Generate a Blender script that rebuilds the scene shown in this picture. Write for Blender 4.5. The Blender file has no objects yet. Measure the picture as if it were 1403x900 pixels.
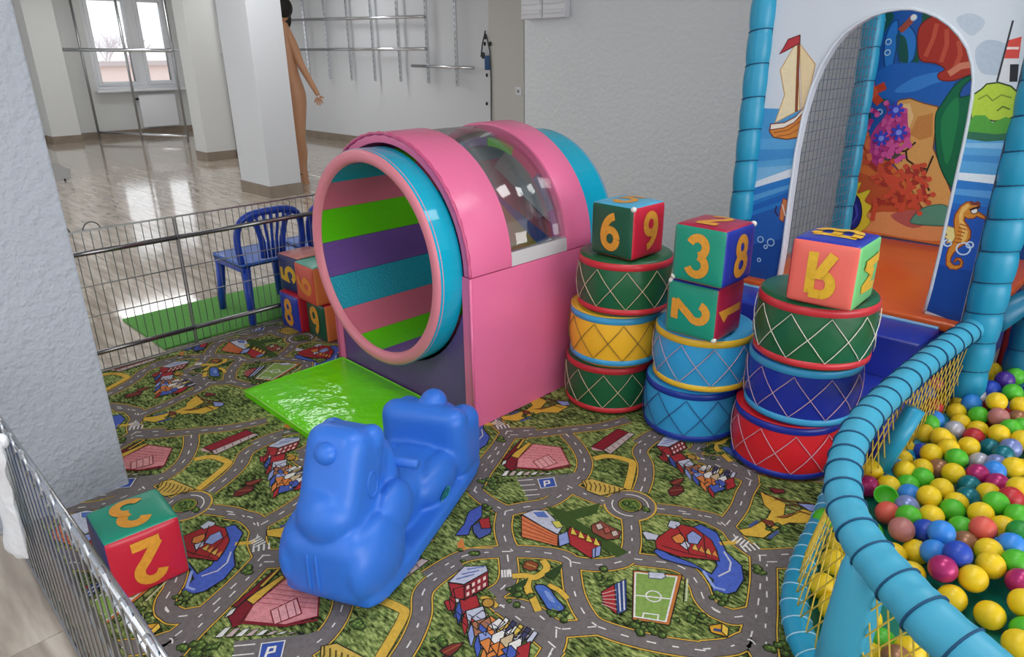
import bpy, bmesh, math, random
import numpy as np
from math import sin, cos, pi, radians, sqrt, atan2, hypot
from mathutils import Vector, Matrix
random.seed(7)
S = bpy.context.scene
COL = S.collection

# ------------------------------------------------------------------ camera
# room axes: X = u (along the grey back wall), Y = v (towards that wall), Z up, metres
FPX, PITCH, ROLL, H = 965.8, radians(21.376), radians(-0.566), 1.36
q2 = sqrt(0.5)
def room(x, y, z): return Vector(((x - y) * q2, (x + y) * q2, z))
_F = Vector((0, cos(PITCH), -sin(PITCH))); _R = Vector((1, 0, 0)); _U = Vector((0, sin(PITCH), cos(PITCH)))
_R2 = cos(ROLL) * _R + sin(ROLL) * _U; _U2 = -sin(ROLL) * _R + cos(ROLL) * _U
CF, CR, CU = room(*_F), room(*_R2), room(*_U2)
CC = Vector((0, 0, H))
cam = bpy.data.cameras.new('camera'); cam_o = bpy.data.objects.new('camera', cam); COL.objects.link(cam_o)
cam.sensor_width = 36; cam.lens = FPX / 1403 * 36; cam.clip_start = 0.05; cam.clip_end = 200
m = Matrix((CR, CU, -CF)).transposed().to_4x4(); m.translation = CC
cam_o.matrix_world = m
S.camera = cam_o

# survey helpers: a sight line of the photograph meets a known plane of the room
def ray(x, y): return CF + CR * ((x - 701.5) / FPX) + CU * ((450 - y) / FPX)
def onz(x, y, z=0.0): d = ray(x, y); return CC + d * ((z - H) / d.z)
def onv(x, y, v): d = ray(x, y); return CC + d * (v / d.y)
def onu(x, y, u): d = ray(x, y); return CC + d * (u / d.x)
HF = Vector((CF.x, CF.y, 0)).normalized()
def ondist(x, y, k): d = ray(x, y); return CC + d * (k / d.dot(HF))

# ------------------------------------------------------------------ world and exposure
W = bpy.data.worlds.new('overcast'); S.world = W; W.use_nodes = True
bg = W.node_tree.nodes['Background']; bg.inputs[0].default_value = (0.93, 0.96, 1.0, 1); bg.inputs[1].default_value = 1.45
S.view_settings.view_transform = 'Standard'; S.view_settings.look = 'None'
S.view_settings.gamma = 1; S.view_settings.use_curve_mapping = False
S.view_settings.exposure = 0.0
LAMP = 10.0          # strength of the ceiling panels

# added area light, out of view on the right, brightening right-facing sides
al = bpy.data.lights.new('added_right_light', 'AREA'); al.shape = 'RECTANGLE'; al.size = 6; al.size_y = 2.2; al.energy = 260; al.color = (1, .98, .97)
al_o = bpy.data.objects.new('added_right_light', al); COL.objects.link(al_o); al_o.location = (7, .5, 1.35); al_o.rotation_euler = (0, radians(90), 0)
al_o.rotation_euler = Vector((-1, 0, 0)).to_track_quat('-Z', 'Y').to_euler()

# ------------------------------------------------------------------ materials
def lin(c): return c / 12.92 if c <= .04045 else ((c + .055) / 1.055) ** 2.4
def rgb(h, k=1.0):
    h = h.lstrip('#'); return tuple(min(.95, lin(int(h[i:i + 2], 16) / 255) * k) for i in (0, 2, 4)) + (1,)
MATS = {}
def M(name, h, rough=.5, metal=0, bump=None, spot=None, coat=0, k=1.0, spec=.5, trans=0, ior=1.45, emit=None, alpha=1):
    if name in MATS: return MATS[name]
    mt = bpy.data.materials.new(name); mt.use_nodes = True; nt = mt.node_tree; N = nt.nodes; L = nt.links
    b = N['Principled BSDF']; b.inputs['Base Color'].default_value = rgb(h, k)
    b.inputs['Roughness'].default_value = rough; b.inputs['Metallic'].default_value = metal
    b.inputs['Specular IOR Level'].default_value = spec; b.inputs['Coat Weight'].default_value = coat
    b.inputs['Coat Roughness'].default_value = .12
    b.inputs['Transmission Weight'].default_value = trans; b.inputs['IOR'].default_value = ior
    if emit: b.inputs['Emission Color'].default_value = rgb(h); b.inputs['Emission Strength'].default_value = emit
    tc = None
    if bump or spot:
        tc = N.new('ShaderNodeTexCoord')
    if spot:                                   # (scale, amount): faint uneven dye
        n = N.new('ShaderNodeTexNoise'); n.inputs['Scale'].default_value = spot[0]; n.inputs['Detail'].default_value = 4
        mx = N.new('ShaderNodeMix'); mx.data_type = 'RGBA'; mx.blend_type = 'MIX'
        c = rgb(h, k); a = spot[1]
        mx.inputs[6].default_value = tuple(v * (1 - a) for v in c[:3]) + (1,)
        mx.inputs[7].default_value = tuple(min(.95, v * (1 + a) + .01 * a) for v in c[:3]) + (1,)
        L.new(tc.outputs['Object'], n.inputs['Vector']); L.new(n.outputs['Fac'], mx.inputs[0]); L.new(mx.outputs[2], b.inputs['Base Color'])
    if bump:                                   # (scale, strength, distance)
        n2 = N.new('ShaderNodeTexNoise'); n2.inputs['Scale'].default_value = bump[0]; n2.inputs['Detail'].default_value = 3
        bp = N.new('ShaderNodeBump'); bp.inputs['Strength'].default_value = bump[1]; bp.inputs['Distance'].default_value = bump[2]
        L.new(tc.outputs['Object'], n2.inputs['Vector']); L.new(n2.outputs['Fac'], bp.inputs['Height']); L.new(bp.outputs['Normal'], b.inputs['Normal'])
    MATS[name] = mt
    return mt
def vinyl(name, h, rough=.33, k=1.0): return M('vinyl_' + name, h, rough, bump=(7, .35, .012), spot=(5, .06), k=k)
def printmat(name, rough=.6, mott=.85):        # colours come from the flat print's own shapes
    if name in MATS: return MATS[name]
    mt = bpy.data.materials.new(name); mt.use_nodes = True; nt = mt.node_tree; N = nt.nodes; L = nt.links
    b = N['Principled BSDF']; b.inputs['Roughness'].default_value = rough; b.inputs['Specular IOR Level'].default_value = .3
    a = N.new('ShaderNodeAttribute'); a.attribute_name = 'Col'
    tc = N.new('ShaderNodeTexCoord'); n = N.new('ShaderNodeTexNoise'); n.inputs['Scale'].default_value = 90; n.inputs['Detail'].default_value = 3
    mx = N.new('ShaderNodeMix'); mx.data_type = 'RGBA'; mx.blend_type = 'MULTIPLY'; mx.inputs[0].default_value = 1
    r = N.new('ShaderNodeValToRGB'); r.color_ramp.elements[0].position = .3; r.color_ramp.elements[0].color = (mott, mott, mott, 1); r.color_ramp.elements[1].position = .65
    L.new(tc.outputs['Object'], n.inputs['Vector']); L.new(n.outputs['Fac'], r.inputs[0])
    L.new(a.outputs['Color'], mx.inputs[6]); L.new(r.outputs[0], mx.inputs[7]); L.new(mx.outputs[2], b.inputs['Base Color'])
    MATS[name] = mt
    return mt

# ------------------------------------------------------------------ object helpers
def tag(o, label=None, cat=None, group=None, kind=None):
    if label: o['label'] = label
    if cat: o['category'] = cat
    if group: o['group'] = group
    if kind: o['kind'] = kind
    return o
def thing(name, label, cat, loc=(0, 0, 0), rz=0, group=None):
    o = bpy.data.objects.new(name, None); COL.objects.link(o); o.empty_display_size = .05
    o.location = loc; o.rotation_euler = (0, 0, rz)
    return tag(o, label, cat, group)
def link(name, me, parent=None, mats=(), smooth=False):
    for mt in (mats if isinstance(mats, (list, tuple)) else [mats]): me.materials.append(mt)
    if smooth: me.polygons.foreach_set('use_smooth', [True] * len(me.polygons))
    o = bpy.data.objects.new(name, me); COL.objects.link(o)
    if parent: o.parent = parent
    return o
def inst(name, src, parent, loc=(0, 0, 0), rz=0):
    o = bpy.data.objects.new(name, src.data if hasattr(src, 'data') else src); COL.objects.link(o); o.parent = parent; o.location = loc; o.rotation_euler = (0, 0, rz); return o
def dup(root, loc, rz=None):
    def cp(o, par):
        c = o.copy(); COL.objects.link(c)
        if par: c.parent = par; c.matrix_parent_inverse = o.matrix_parent_inverse
        for ch in list(o.children): cp(ch, c)
        return c
    r = cp(root, None); r.location = loc
    if rz is not None: r.rotation_euler = (0, 0, rz)
    return r
def struct(name, *a, **k): return tag(link(name, *a, **k), kind='structure')
class MB:
    """collects shapes into one mesh"""
    def __init__(s): s.v = []; s.f = []; s.mi = []
    def add(s, v, f, mi=0):
        n = len(s.v); s.v += [tuple(p) for p in v]; s.f += [tuple(i + n for i in q) for q in f]; s.mi += [mi] * len(f); return s
    def box(s, x0, y0, z0, x1, y1, z1, mi=0):
        v = [(x, y, z) for z in (z0, z1) for y in (y0, y1) for x in (x0, x1)]
        return s.add(v, [(0, 2, 3, 1), (4, 5, 7, 6), (0, 1, 5, 4), (2, 6, 7, 3), (0, 4, 6, 2), (1, 3, 7, 5)], mi)
    def tube(s, pts, r, seg=8, closed=False, caps=True, mi=0):
        pts = [Vector(p) for p in pts]; n = len(pts); rings = []
        up = None
        for i, p in enumerate(pts):
            a = pts[(i - 1) % n] if (closed or i) else p; b = pts[(i + 1) % n] if (closed or i < n - 1) else p
            t = (b - a)
            t = t.normalized() if t.length > 1e-9 else Vector((0, 0, 1))
            if up is None: up = Vector((0, 0, 1)) if abs(t.z) < .9 else Vector((1, 0, 0))
            e = up - t * up.dot(t)
            if e.length < 1e-6: e = t.orthogonal()
            e.normalize(); up = e; w = t.cross(e)
            rr = r(i / (n - 1 if not closed else n)) if callable(r) else (r[i] if isinstance(r, (list, tuple)) else r)
            rings.append([p + (e * cos(2 * pi * k / seg) + w * sin(2 * pi * k / seg)) * rr for k in range(seg)])
        v = [x for q in rings for x in q]; f = []
        for i in range(n if closed else n - 1):
            j = (i + 1) % n
            f += [(i * seg + k, i * seg + (k + 1) % seg, j * seg + (k + 1) % seg, j * seg + k) for k in range(seg)]
        if caps and not closed: f += [tuple(range(seg))[::-1], tuple((n - 1) * seg + k for k in range(seg))]
        return s.add(v, f, mi)
    def lathe(s, prof, seg=32, c=(0, 0, 0), mi=0, cap=True):
        v = [(c[0] + r * cos(2 * pi * k / seg), c[1] + r * sin(2 * pi * k / seg), c[2] + z) for r, z in prof for k in range(seg)]
        f = [(i * seg + k, i * seg + (k + 1) % seg, (i + 1) * seg + (k + 1) % seg, (i + 1) * seg + k) for i in range(len(prof) - 1) for k in range(seg)]
        if cap: f += [tuple(range(seg))[::-1], tuple((len(prof) - 1) * seg + k for k in range(seg))]
        return s.add(v, f, mi)
    def ell(s, c, r, seg=20, rings=12, rot=None, mi=0):
        v = []; 
        for i in range(rings + 1):
            a = pi * i / rings
            for k in range(seg):
                p = Vector((r[0] * sin(a) * cos(2 * pi * k / seg), r[1] * sin(a) * sin(2 * pi * k / seg), r[2] * cos(a)))
                if rot: p = rot @ p
                v.append(Vector(c) + p)
        f = [(i * seg + k, (i + 1) * seg + k, (i + 1) * seg + (k + 1) % seg, i * seg + (k + 1) % seg) for i in range(rings) for k in range(seg)]
        return s.add(v, f, mi)
    def prism(s, pts, mapf, d0, d1, mi=0):
        """outline pts (2D) swept between depths d0 and d1; mapf(a, b, d) -> xyz"""
        n = len(pts); v = [mapf(a, b, d) for d in (d0, d1) for a, b in pts]
        f = [tuple(range(n))[::-1], tuple(range(n, 2 * n))] + [(i, (i + 1) % n, n + (i + 1) % n, n + i) for i in range(n)]
        return s.add(v, f, mi)
    def mesh(s, name='m', bevel=0, seg=2, ang=35):
        me = bpy.data.meshes.new(name); me.from_pydata(s.v, [], s.f); me.polygons.foreach_set('material_index', s.mi)
        bm = bmesh.new(); bm.from_mesh(me)
        bmesh.ops.remove_doubles(bm, verts=bm.verts, dist=1e-6)
        bmesh.ops.recalc_face_normals(bm, faces=bm.faces)
        if bevel:
            es = [e for e in bm.edges if len(e.link_faces) == 2 and e.calc_face_angle(0) > radians(ang)]
            bmesh.ops.bevel(bm, geom=es, offset=bevel, segments=seg, affect='EDGES', profile=.6)
        bm.to_mesh(me); bm.free(); me.update()
        return me
    def build(s, name, mats, parent=None, smooth=False, bevel=0, seg=2):
        return link(name, s.mesh(name, bevel, seg), parent, mats, smooth or bool(bevel))
def auto_smooth(o, deg=40):
    me = o.data; bm = bmesh.new(); bm.from_mesh(me)
    for e in bm.edges: e.smooth = not (len(e.link_faces) == 2 and e.calc_face_angle(0) > radians(deg))
    bm.to_mesh(me); bm.free(); return o
def P2(s): return [tuple(float(t) for t in q.split(',')) for q in s.split()]
def crom(pts, n=6, closed=False):
    pts = [Vector(p) for p in pts]; out = []; N = len(pts)
    for i in range(N if closed else N - 1):
        g = (lambda k: pts[k % N]) if closed else (lambda k: pts[max(0, min(N - 1, k))])
        a, b, c, d = g(i - 1), g(i), g(i + 1), g(i + 2)
        for j in range(n):
            t = j / n
            out.append(.5 * ((2 * b) + (c - a) * t + (2 * a - 5 * b + 4 * c - d) * t * t + (3 * b - a - 3 * c + d) * t ** 3))
    if not closed: out.append(pts[-1])
    return out
class Art:
    """flat print: coloured 2D shapes laid over one another on a surface"""
    def __init__(s): s.sh = []; s.call = 0
    def poly(s, pts, col, ly, out=None, w=.003):
        s.call += 1; s.sh.append(([(p[0], p[1]) for p in pts], col, ly, s.call))
        if out: s.line(pts, w, out, ly + 1, True)
        return s
    def line(s, pts, w, col, ly, closed=False):
        s.call += 1; pts = [Vector((p[0], p[1])) for p in pts]
        q = [pts[0]]
        for p in pts[1:]:
            if (p - q[-1]).length > 1e-5: q.append(p)
        pts = q; n = len(pts)
        if n < 2: return s
        L = []; Rr = []
        for i in range(n):
            a = pts[(i - 1) % n] if (closed or i) else None; b = pts[(i + 1) % n] if (closed or i < n - 1) else None
            t0 = (pts[i] - a).normalized() if a is not None and (pts[i] - a).length > 0 else None
            t1 = (b - pts[i]).normalized() if b is not None and (b - pts[i]).length > 0 else None
            t = ((t0 or t1) + (t1 or t0)); t = t.normalized() if t.length > 1e-6 else (t1 or t0)
            nn = Vector((-t.y, t.x)); c = 1 / max(.5, nn.dot(Vector((-(t1 or t0).y, (t1 or t0).x))))
            L.append(pts[i] + nn * w / 2 * c); Rr.append(pts[i] - nn * w / 2 * c)
        for i in range(n if closed else n - 1):
            j = (i + 1) % n
            s.sh.append(([tuple(L[i]), tuple(Rr[i]), tuple(Rr[j]), tuple(L[j])], col, ly, s.call))
        return s
    def dash(s, pts, w, col, ly, on, off):
        pts = [Vector(p) for p in pts]; d = 0; cur = []; 
        for a, b in zip(pts, pts[1:]):
            l = (b - a).length; k = max(1, int(l / (on / 4)))
            for i in range(k):
                p = a + (b - a) * (i / k); ph = (d + l * i / k) % (on + off)
                if ph < on: cur.append(p)
                else:
                    if len(cur) > 1: s.line(cur, w, col, ly)
                    cur = []
            d += l
        if len(cur) > 1: s.line(cur, w, col, ly)
        return s
    def disc(s, c, r, col, ly, out=None, w=.003, n=14, ry=None, jit=0):
        ry = ry or r
        pts = [(c[0] + r * cos(2 * pi * k / n) * (1 + jit * random.uniform(-1, 1)), c[1] + ry * sin(2 * pi * k / n) * (1 + jit * random.uniform(-1, 1))) for k in range(n)]
        return s.poly(pts, col, ly, out, w)
    def build(s, name, mapf, parent, mat, eps=.00015, shifts=((0, 0),), clip=None):
        V = []; F = []; C = []
        rk_ = {k: i for i, k in enumerate(sorted({(t[2], t[3]) for t in s.sh}))}   # every shape lies on its own level
        for si, (du, dv) in enumerate(shifts):
            for pts, col, ly, cl in s.sh:
                p = [(a + du, b + dv) for a, b in pts]
                if clip:
                    us = [t[0] for t in p]; vs = [t[1] for t in p]
                    if max(us) < clip[0] or min(us) > clip[2] or max(vs) < clip[1] or min(vs) > clip[3]: continue
                    if min(us) < clip[0] or max(us) > clip[2] or min(vs) < clip[1] or max(vs) > clip[3]:
                        p = sclip(p, clip)
                        if len(p) < 3: continue
                ar = sum(p[i][0] * p[(i + 1) % len(p)][1] - p[(i + 1) % len(p)][0] * p[i][1] for i in range(len(p)))
                if ar < 0: p = p[::-1]
                n = len(V); V += [mapf(a, b, eps * (rk_[(ly, cl)] + 1 + .2 * (si % 5))) for a, b in p]; F.append(tuple(range(n, n + len(p)))); C += [rgb(col)] * len(p)
        me = bpy.data.meshes.new(name); me.from_pydata(V, [], F)
        at = me.color_attributes.new('Col', 'FLOAT_COLOR', 'CORNER')
        li = np.empty(len(me.loops), dtype=np.int32); me.loops.foreach_get('vertex_index', li)
        at.data.foreach_set('color', np.array(C, dtype=np.float32)[li].ravel())
        return link(name, me, parent, mat)
def sclip(p, c):
    for ax, lim, sg in ((0, c[0], 1), (0, c[2], -1), (1, c[1], 1), (1, c[3], -1)):
        o = []
        for i in range(len(p)):
            a, b = p[i - 1], p[i]; ia = (a[ax] - lim) * sg >= 0; ib = (b[ax] - lim) * sg >= 0
            if ia != ib:
                t = (lim - a[ax]) / (b[ax] - a[ax]); o.append((a[0] + (b[0] - a[0]) * t, a[1] + (b[1] - a[1]) * t))
            if ib: o.append(b)
        p = o
        if len(p) < 3: return []
    return p
# ------------------------------------------------------------------ setting
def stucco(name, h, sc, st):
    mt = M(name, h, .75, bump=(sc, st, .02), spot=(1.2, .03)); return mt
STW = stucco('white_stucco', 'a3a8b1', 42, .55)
STG = stucco('grey_stucco', 'd2d5d7', 30, .6)
PLW = M('hall_plaster', 'd9dbda', .7, spot=(.8, .03))
PLB = M('hall_plaster_blue', 'd6d9dd', .7, spot=(.8, .03))
SKIRT = M('brown_stone_skirting', '8d7f70', .2, spot=(5, .35))
CEIL = M('ceiling_paint', 'dcdcda', .8)
def tilemat():
    mt = M('travertine_tile', 'b3a595', .07, coat=.5); nt = mt.node_tree; N = nt.nodes; L = nt.links; b = N['Principled BSDF']
    tc = N.new('ShaderNodeTexCoord'); oi = N.new('ShaderNodeObjectInfo'); mp = N.new('ShaderNodeMapping'); mp.inputs['Scale'].default_value = (1.2, 9, 1)
    ad = N.new('ShaderNodeVectorMath'); ad.operation = 'ADD'
    cb = N.new('ShaderNodeCombineXYZ'); mu = N.new('ShaderNodeMath'); mu.operation = 'MULTIPLY'; mu.inputs[1].default_value = 37
    L.new(oi.outputs['Random'], mu.inputs[0]); L.new(mu.outputs[0], cb.inputs[0]); L.new(mu.outputs[0], cb.inputs[1])
    L.new(tc.outputs['Object'], ad.inputs[0]); L.new(cb.outputs[0], ad.inputs[1]); L.new(ad.outputs[0], mp.inputs['Vector'])
    n = N.new('ShaderNodeTexNoise'); n.inputs['Scale'].default_value = 2.2; n.inputs['Detail'].default_value = 7; n.inputs['Distortion'].default_value = .6
    r = N.new('ShaderNodeValToRGB'); e = r.color_ramp.elements
    e[0].position = .3; e[0].color = rgb('94897d'); e[1].position = .68; e[1].color = rgb('d0c6b9')
    x = e.new(.5); x.color = rgb('b8ab9c')
    L.new(mp.outputs[0], n.inputs['Vector']); L.new(n.outputs['Fac'], r.inputs[0]); L.new(r.outputs[0], b.inputs['Base Color'])
    return mt
TILE = tilemat()
GROUT = M('grout', '8f857a', .6)
floor = struct('floor', MB().box(-14.6, -3.2, -.06, 3, 7, -.003).mesh(), None, GROUT)
tile_me = MB().box(-.299, -.299, -.012, .299, .299, 0).mesh('tile', bevel=.0015, seg=1); tile_me.materials.append(TILE)
for i in range(21):
    for j in range(-3, 12):
        u, v = -14.1 + i * .6, -.1 + j * .6
        if u > -3.3 and v > .3: continue
        if u < -6 and v < .9: continue
        if i >= 19 and j > 1: continue
        inst('tile', tile_me, floor, (u, v, 0))
for u, v in ((-1.5, -.1), (-.9, -.1), (-1.5, -.7), (-.9, -.7)): inst('tile', tile_me, floor, (u, v, 0))

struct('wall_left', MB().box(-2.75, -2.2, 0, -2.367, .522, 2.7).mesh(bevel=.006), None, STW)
GW = 4.3
struct('wall_back', MB().box(-4.13, GW, 0, 3, GW + .2, 2.7).mesh(bevel=.006), None, STG)
struct('wall_hall', MB().box(-14.6, 6.6, 0, -3, 6.8, 2.7).mesh(), None, PLB)
struct('ceiling', MB().box(-14.6, -3.2, 2.7, 3, 6.8, 2.8).mesh(), None, CEIL)
# strip of flat panel at the end of the hall wall
pa, pb = onv(670, 60, 6.55), onv(713, 60, 6.55)
struct('trim_1', MB().box(pa.x, 6.55, 0, pb.x + .05, 6.62, 2.7).mesh(), None, M('warm_grey_panel', 'c9c8c2', .65))
# far wall with the window
UW = -14.4
wl, wr, sill = 4.14, 5.60, .80
fw = MB()
fw.box(UW - .25, -3.2, 0, UW, wl, 2.7); fw.box(UW - .25, wr, 0, UW, 6.8, 2.7); fw.box(UW - .25, wl, 0, UW, wr, sill); fw.box(UW - .25, wl, 2.4, UW, wr, 2.7)
struct('wall_far', fw.mesh(), None, PLW)
WPVC = M('white_pvc', 'eceef2', .3)
win = thing('window_1', None, None, (UW - .12, 0, 0)); win['kind'] = 'structure'
f = MB(); x0, x1 = -.04, .04
mid = (4.81 + 5.11) / 2
f.box(x0, wl, sill, x1, wl + .07, 2.4); f.box(x0, wr - .07, sill, x1, wr, 2.4); f.box(x0, wl + .07, sill, x1, wr - .07, sill + .07); f.box(x0, wl + .07, 2.33, x1, wr - .07, 2.4)
f.box(x0, mid - .07, sill + .07, x1, mid + .07, 2.33)
f.build('window_frame', WPVC, win, bevel=.006)
GLS = M('window_glass', 'ffffff', .02, trans=1, ior=1.0, spec=.3)
for a, b in ((wl + .07, mid - .07), (mid + .07, wr - .07)):
    s = MB(); x0, x1 = -.025, .06
    s.box(x0, a, sill + .07, x1, a + .06, 2.33); s.box(x0, b - .06, sill + .07, x1, b, 2.33); s.box(x0, a + .06, sill + .07, x1, b - .06, sill + .14); s.box(x0, a + .06, 2.26, x1, b - .06, 2.33)
    so = s.build('sash', WPVC, win, bevel=.006)
    MB().box(-.004, a + .06, sill + .14, .004, b - .06, 2.26).build('pane', GLS, so)
MB().box(.06, wl - .05, sill - .03, .32, wr + .05, sill + .012).build('window_sill', WPVC, win, bevel=.006)
# skirtings
def skirt(n, *b): struct('baseboard_' + n, MB().box(*b).mesh(bevel=.003), None, SKIRT)
skirt('far', UW, 2.9, 0, UW + .02, 6.6, .11)
skirt('hall', -14.4, 6.58, 0, -6.2, 6.6, .12)
# pillars
def pillar(n, u0, v0, u1, v1):
    struct('pillar_%d' % n, MB().box(u0, v0, 0, u1, v1, 2.7).mesh(bevel=.005), None, PLB if n == 1 else PLW)
    skirt('pillar_%d' % n, u0 - .008, v0 - .008, 0, u1 + .008, v1 + .008, .12)
pillar(1, -7.42, 3.347, -6.787, 3.70)
pillar(2, -10.3, 4.06, -9.95, 4.55)
a, b = onu(72, 188, -14.0), onu(112, 186, -14.0)
pillar(3, -14.4, a.y, -14.0, b.y)
# ceiling lamps of the hall and the play corner
LPAN = M('lamp_diffuser', 'fbfcff', .5, emit=LAMP)
LFR = M('lamp_frame', 'e6e6e6', .5)
LPL = ('before the near white pillar', 'above the middle of the hall', 'by the hall wall rack', 'before the far window', 'left of the play corner', 'above the play rug', 'above the ball pit', 'behind the camera over the aisle')
for k, (u, v, du, dv) in enumerate(((-6.1, 3.0, .6, 1.2), (-9.3, 2.4, .6, 1.2), (-9.3, 5.2, .6, 1.2), (-12.4, 3.8, .6, 1.2), (-5.2, .3, .6, 1.2), (-.4, 1.0, .6, 1.2), (-.2, 3.2, .6, 1.2), (-1.2, -1.6, .6, 1.2))):
    t = tag(thing('ceiling_lamp', 'white square-edged ceiling panel lamp ' + LPL[k], 'lamp', (u, v, 2.7), group='ceiling panel lamps'))
    g = MB(); a, b = du / 2, dv / 2
    g.box(-a - .03, -b - .03, -.03, a + .03, -b, 0); g.box(-a - .03, b, -.03, a + .03, b + .03, 0); g.box(-a - .03, -b, -.03, -a, b, 0); g.box(a, -b, -.03, a + .03, b, 0)
    g.build('frame', LFR, t); MB().box(-a, -b, -.02, a, b, -.004).build('diffuser', LPAN, t)

# outside the window: pale ground, a low brick block and bare misty trees
struct('ground', MB().box(-120, -50, -1.2, -14.7, 90, -1.0).mesh(), None, M('pale_ground', 'c9c2bc', .9))
bl = thing('low_building', 'long low pinkish building outside the far window', 'building', (-40, 14, -1))
MB().box(-2, -14, 0, 2, 16, 1.95).build('wall', M('pink_render', 'f4e2dc', .9), bl); MB().box(-2.3, -14.3, 1.95, 2.3, 16.3, 2.15).build('roof', M('pale_roof', 'cfc4c4', .9), bl)
TRK = M('misty_bark', 'e6e0e4', .9)  # distance haze put into the bark as a very pale colour
def bare_tree(u, v, h, seed):
    nth = ('leftmost', 'second from left', 'third from left', 'rightmost')[seed]
    rnd = random.Random(seed); b = MB()
    def br(p, d, l, r, lv):
        q = p + d * l; b.tube([p, q], [r, r * .65], 5, caps=False)
        if lv:
            for _ in range(4):
                n = (d + Vector((rnd.uniform(-.8, .8), rnd.uniform(-.8, .8), rnd.uniform(-.1, .5)))).normalized()
                br(p + d * l * rnd.uniform(.5, 1), n, l * .62, r * .5, lv - 1)
    br(Vector((0, 0, 0)), Vector((0, 0, 1)), h * .4, .12, 4)
    t = thing('bare_tree', 'bare leafless tree in the mist outside the far window, ' + nth, 'tree', (u, v, -1), group='misty trees outside the window')
    b.build('branches', TRK, t)
for k, v in enumerate((14.0, 17.5, 21.0, 24.5)): bare_tree(-50 - (k % 2) * 6, v + 1.0, 5.4 + (k * 37 % 5) * .35, k)

# ------------------------------------------------------------------ hall furniture
CHROME = M('chrome', 'd4d6da', .22, metal=1); STEEL = M('dull_steel', 'a9abad', .35, metal=1); DARKST = M('dark_steel', '55575c', .35, metal=1)
BLACK = M('black_plastic', '1c1c20', .4); WHITE = M('white_plastic', 'e4e6ea', .4)
def rod(p, q, r, name, mat, par, seg=8): return MB().tube([p, q], r, seg).build(name, mat, par, smooth=True)
# radiator
ra, rb = onu(190, 131, UW + .12), onu(247, 171, UW + .12)
rd = thing('radiator', 'white panel radiator under the far window', 'radiator', (UW + .08, (ra.y + rb.y) / 2, rb.z))
hw, hh = (rb.y - ra.y) / 2, ra.z - rb.z
MB().box(-.03, -hw, 0, .04, hw, hh).build('front_plate', WPVC, rd, bevel=.012); MB().box(-.05, -hw + .02, hh, .03, hw - .02, hh + .015).build('top_grille', LFR, rd)
MB().tube([(0, -hw - .06, hh - .06), (0, -hw, hh - .06)], .02).build('valve', BLACK, rd); rod((0, -hw + .06, -rb.z + .11), (0, -hw + .06, 0), .012, 'pipe', WPVC, rd)
# upright shop frame of thin poles in front of the window
fr = thing('display_stand', 'tall thin steel display frame before the far window', 'frame', onz(195, 192))
fo = Vector(fr.location); tops = []
for x, y, xt in ((104, 194, 58), (137, 191, 100), (195, 193, 158), (258, 195, 223), (327, 217, 293)):
    b = onz(x, y); tops.append(b)
    rod(b - fo, b - fo + Vector((0, 0, 2.5)), .02 if b.x < -12 else .014, 'pole', STEEL, fr)
zb = [ondist(xx, yy, (tops[i] - Vector((0, 0, 0))).dot(HF)).z for i, xx, yy in ((0, 75, 68), (2, 168, 70), (4, 310, 72))]
rod(tops[0] - fo + Vector((0, 0, zb[0])), tops[3] - fo + Vector((0, 0, zb[1])), .028, 'crossbar', CHROME, fr)
rod(tops[3] - fo + Vector((0, 0, zb[1])), tops[4] - fo + Vector((0, 0, zb[2])), .02, 'crossbar', CHROME, fr)
rod(tops[1] - fo + Vector((0, 0, .12)), tops[3] - fo + Vector((0, 0, .1)), .022, 'lower_bar', CHROME, fr)
# chrome wall rails
wg = thing('wall_rack', 'chrome slotted uprights and crossbars on the hall wall', 'rack', onv(500, 60, 6.5))
wo = Vector(wg.location); WV = 6.53
def px3(x, y): p = onv(x, y, WV); return p - wo
for (x0, xb, yb) in ((416, 427, 106), (446, 455, 108), (476, 485, 110), (508, 517, 111), (545, 552, 112), (584, 590, 114), (626, 629, 118)):
    a, b = px3(x0, 0), px3(xb, yb); z1 = 2.55 - wo.z
    g = MB(); ww = .022
    g.box(-ww, -.012, 0, -ww + .014, .012, z1 - b.z); g.box(ww - .014, -.012, 0, ww, .012, z1 - b.z)
    k = 0
    while k < z1 - b.z: g.box(-ww + .014, -.012, k, ww - .014, .012, k + .035); k += .075
    o = g.build('upright', CHROME, wg); o.location = (b.x, 0, b.z)
for (x0, y0, x1, y1) in ((390, 28, 586, 23), (410, 68, 588, 67), (570, 90, 654, 93)):
    a, b = px3(x0, y0), px3(x1, y1); a.y = b.y = -.04; rod(a, b, .022, 'crossbar', CHROME, wg)
# wall cable, socket, vent cover
cb = thing('hanging_cable', 'thin wall cable with black clips and blue plug', 'cable', onv(666, 100, 6.54)); co = Vector(cb.location)
c3 = lambda x, y: onv(x, y, 6.535) - co
MB().tube([c3(665, 42), c3(661, 60), c3(659, 78)], .008, 6).build('wire', BLACK, cb); MB().tube([c3(667, 50), c3(671, 70), c3(673, 110), c3(673, 168)], .008, 6).build('wire', DARKST, cb)
for x, y, r in ((665, 50, .03), (664, 60, .022), (671, 60, .022), (662, 76, .035), (667, 103, .02), (667, 142, .02)): MB().ell(c3(x, y), (r, .012, r * 1.2), 10, 6).build('clip', BLACK, cb)
a, b = c3(664, 76), c3(671, 96); MB().box(a.x, -.01, b.z, b.x, .02, a.z).build('plug', M('blue_plastic_plug', '28507f', .4), cb, bevel=.004)
so = thing('wall_socket', 'small white socket beside the grey wall edge', 'socket', onv(711, 125, 6.55))
MB().box(-.05, -.012, -.05, .05, 0, .05).build('plate', WHITE, so, bevel=.004); MB().tube([(0, -.014, 0), (0, -.008, 0)], .02, 12).build('insert', M('grey_insert', '888a8e', .5), so)
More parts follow.
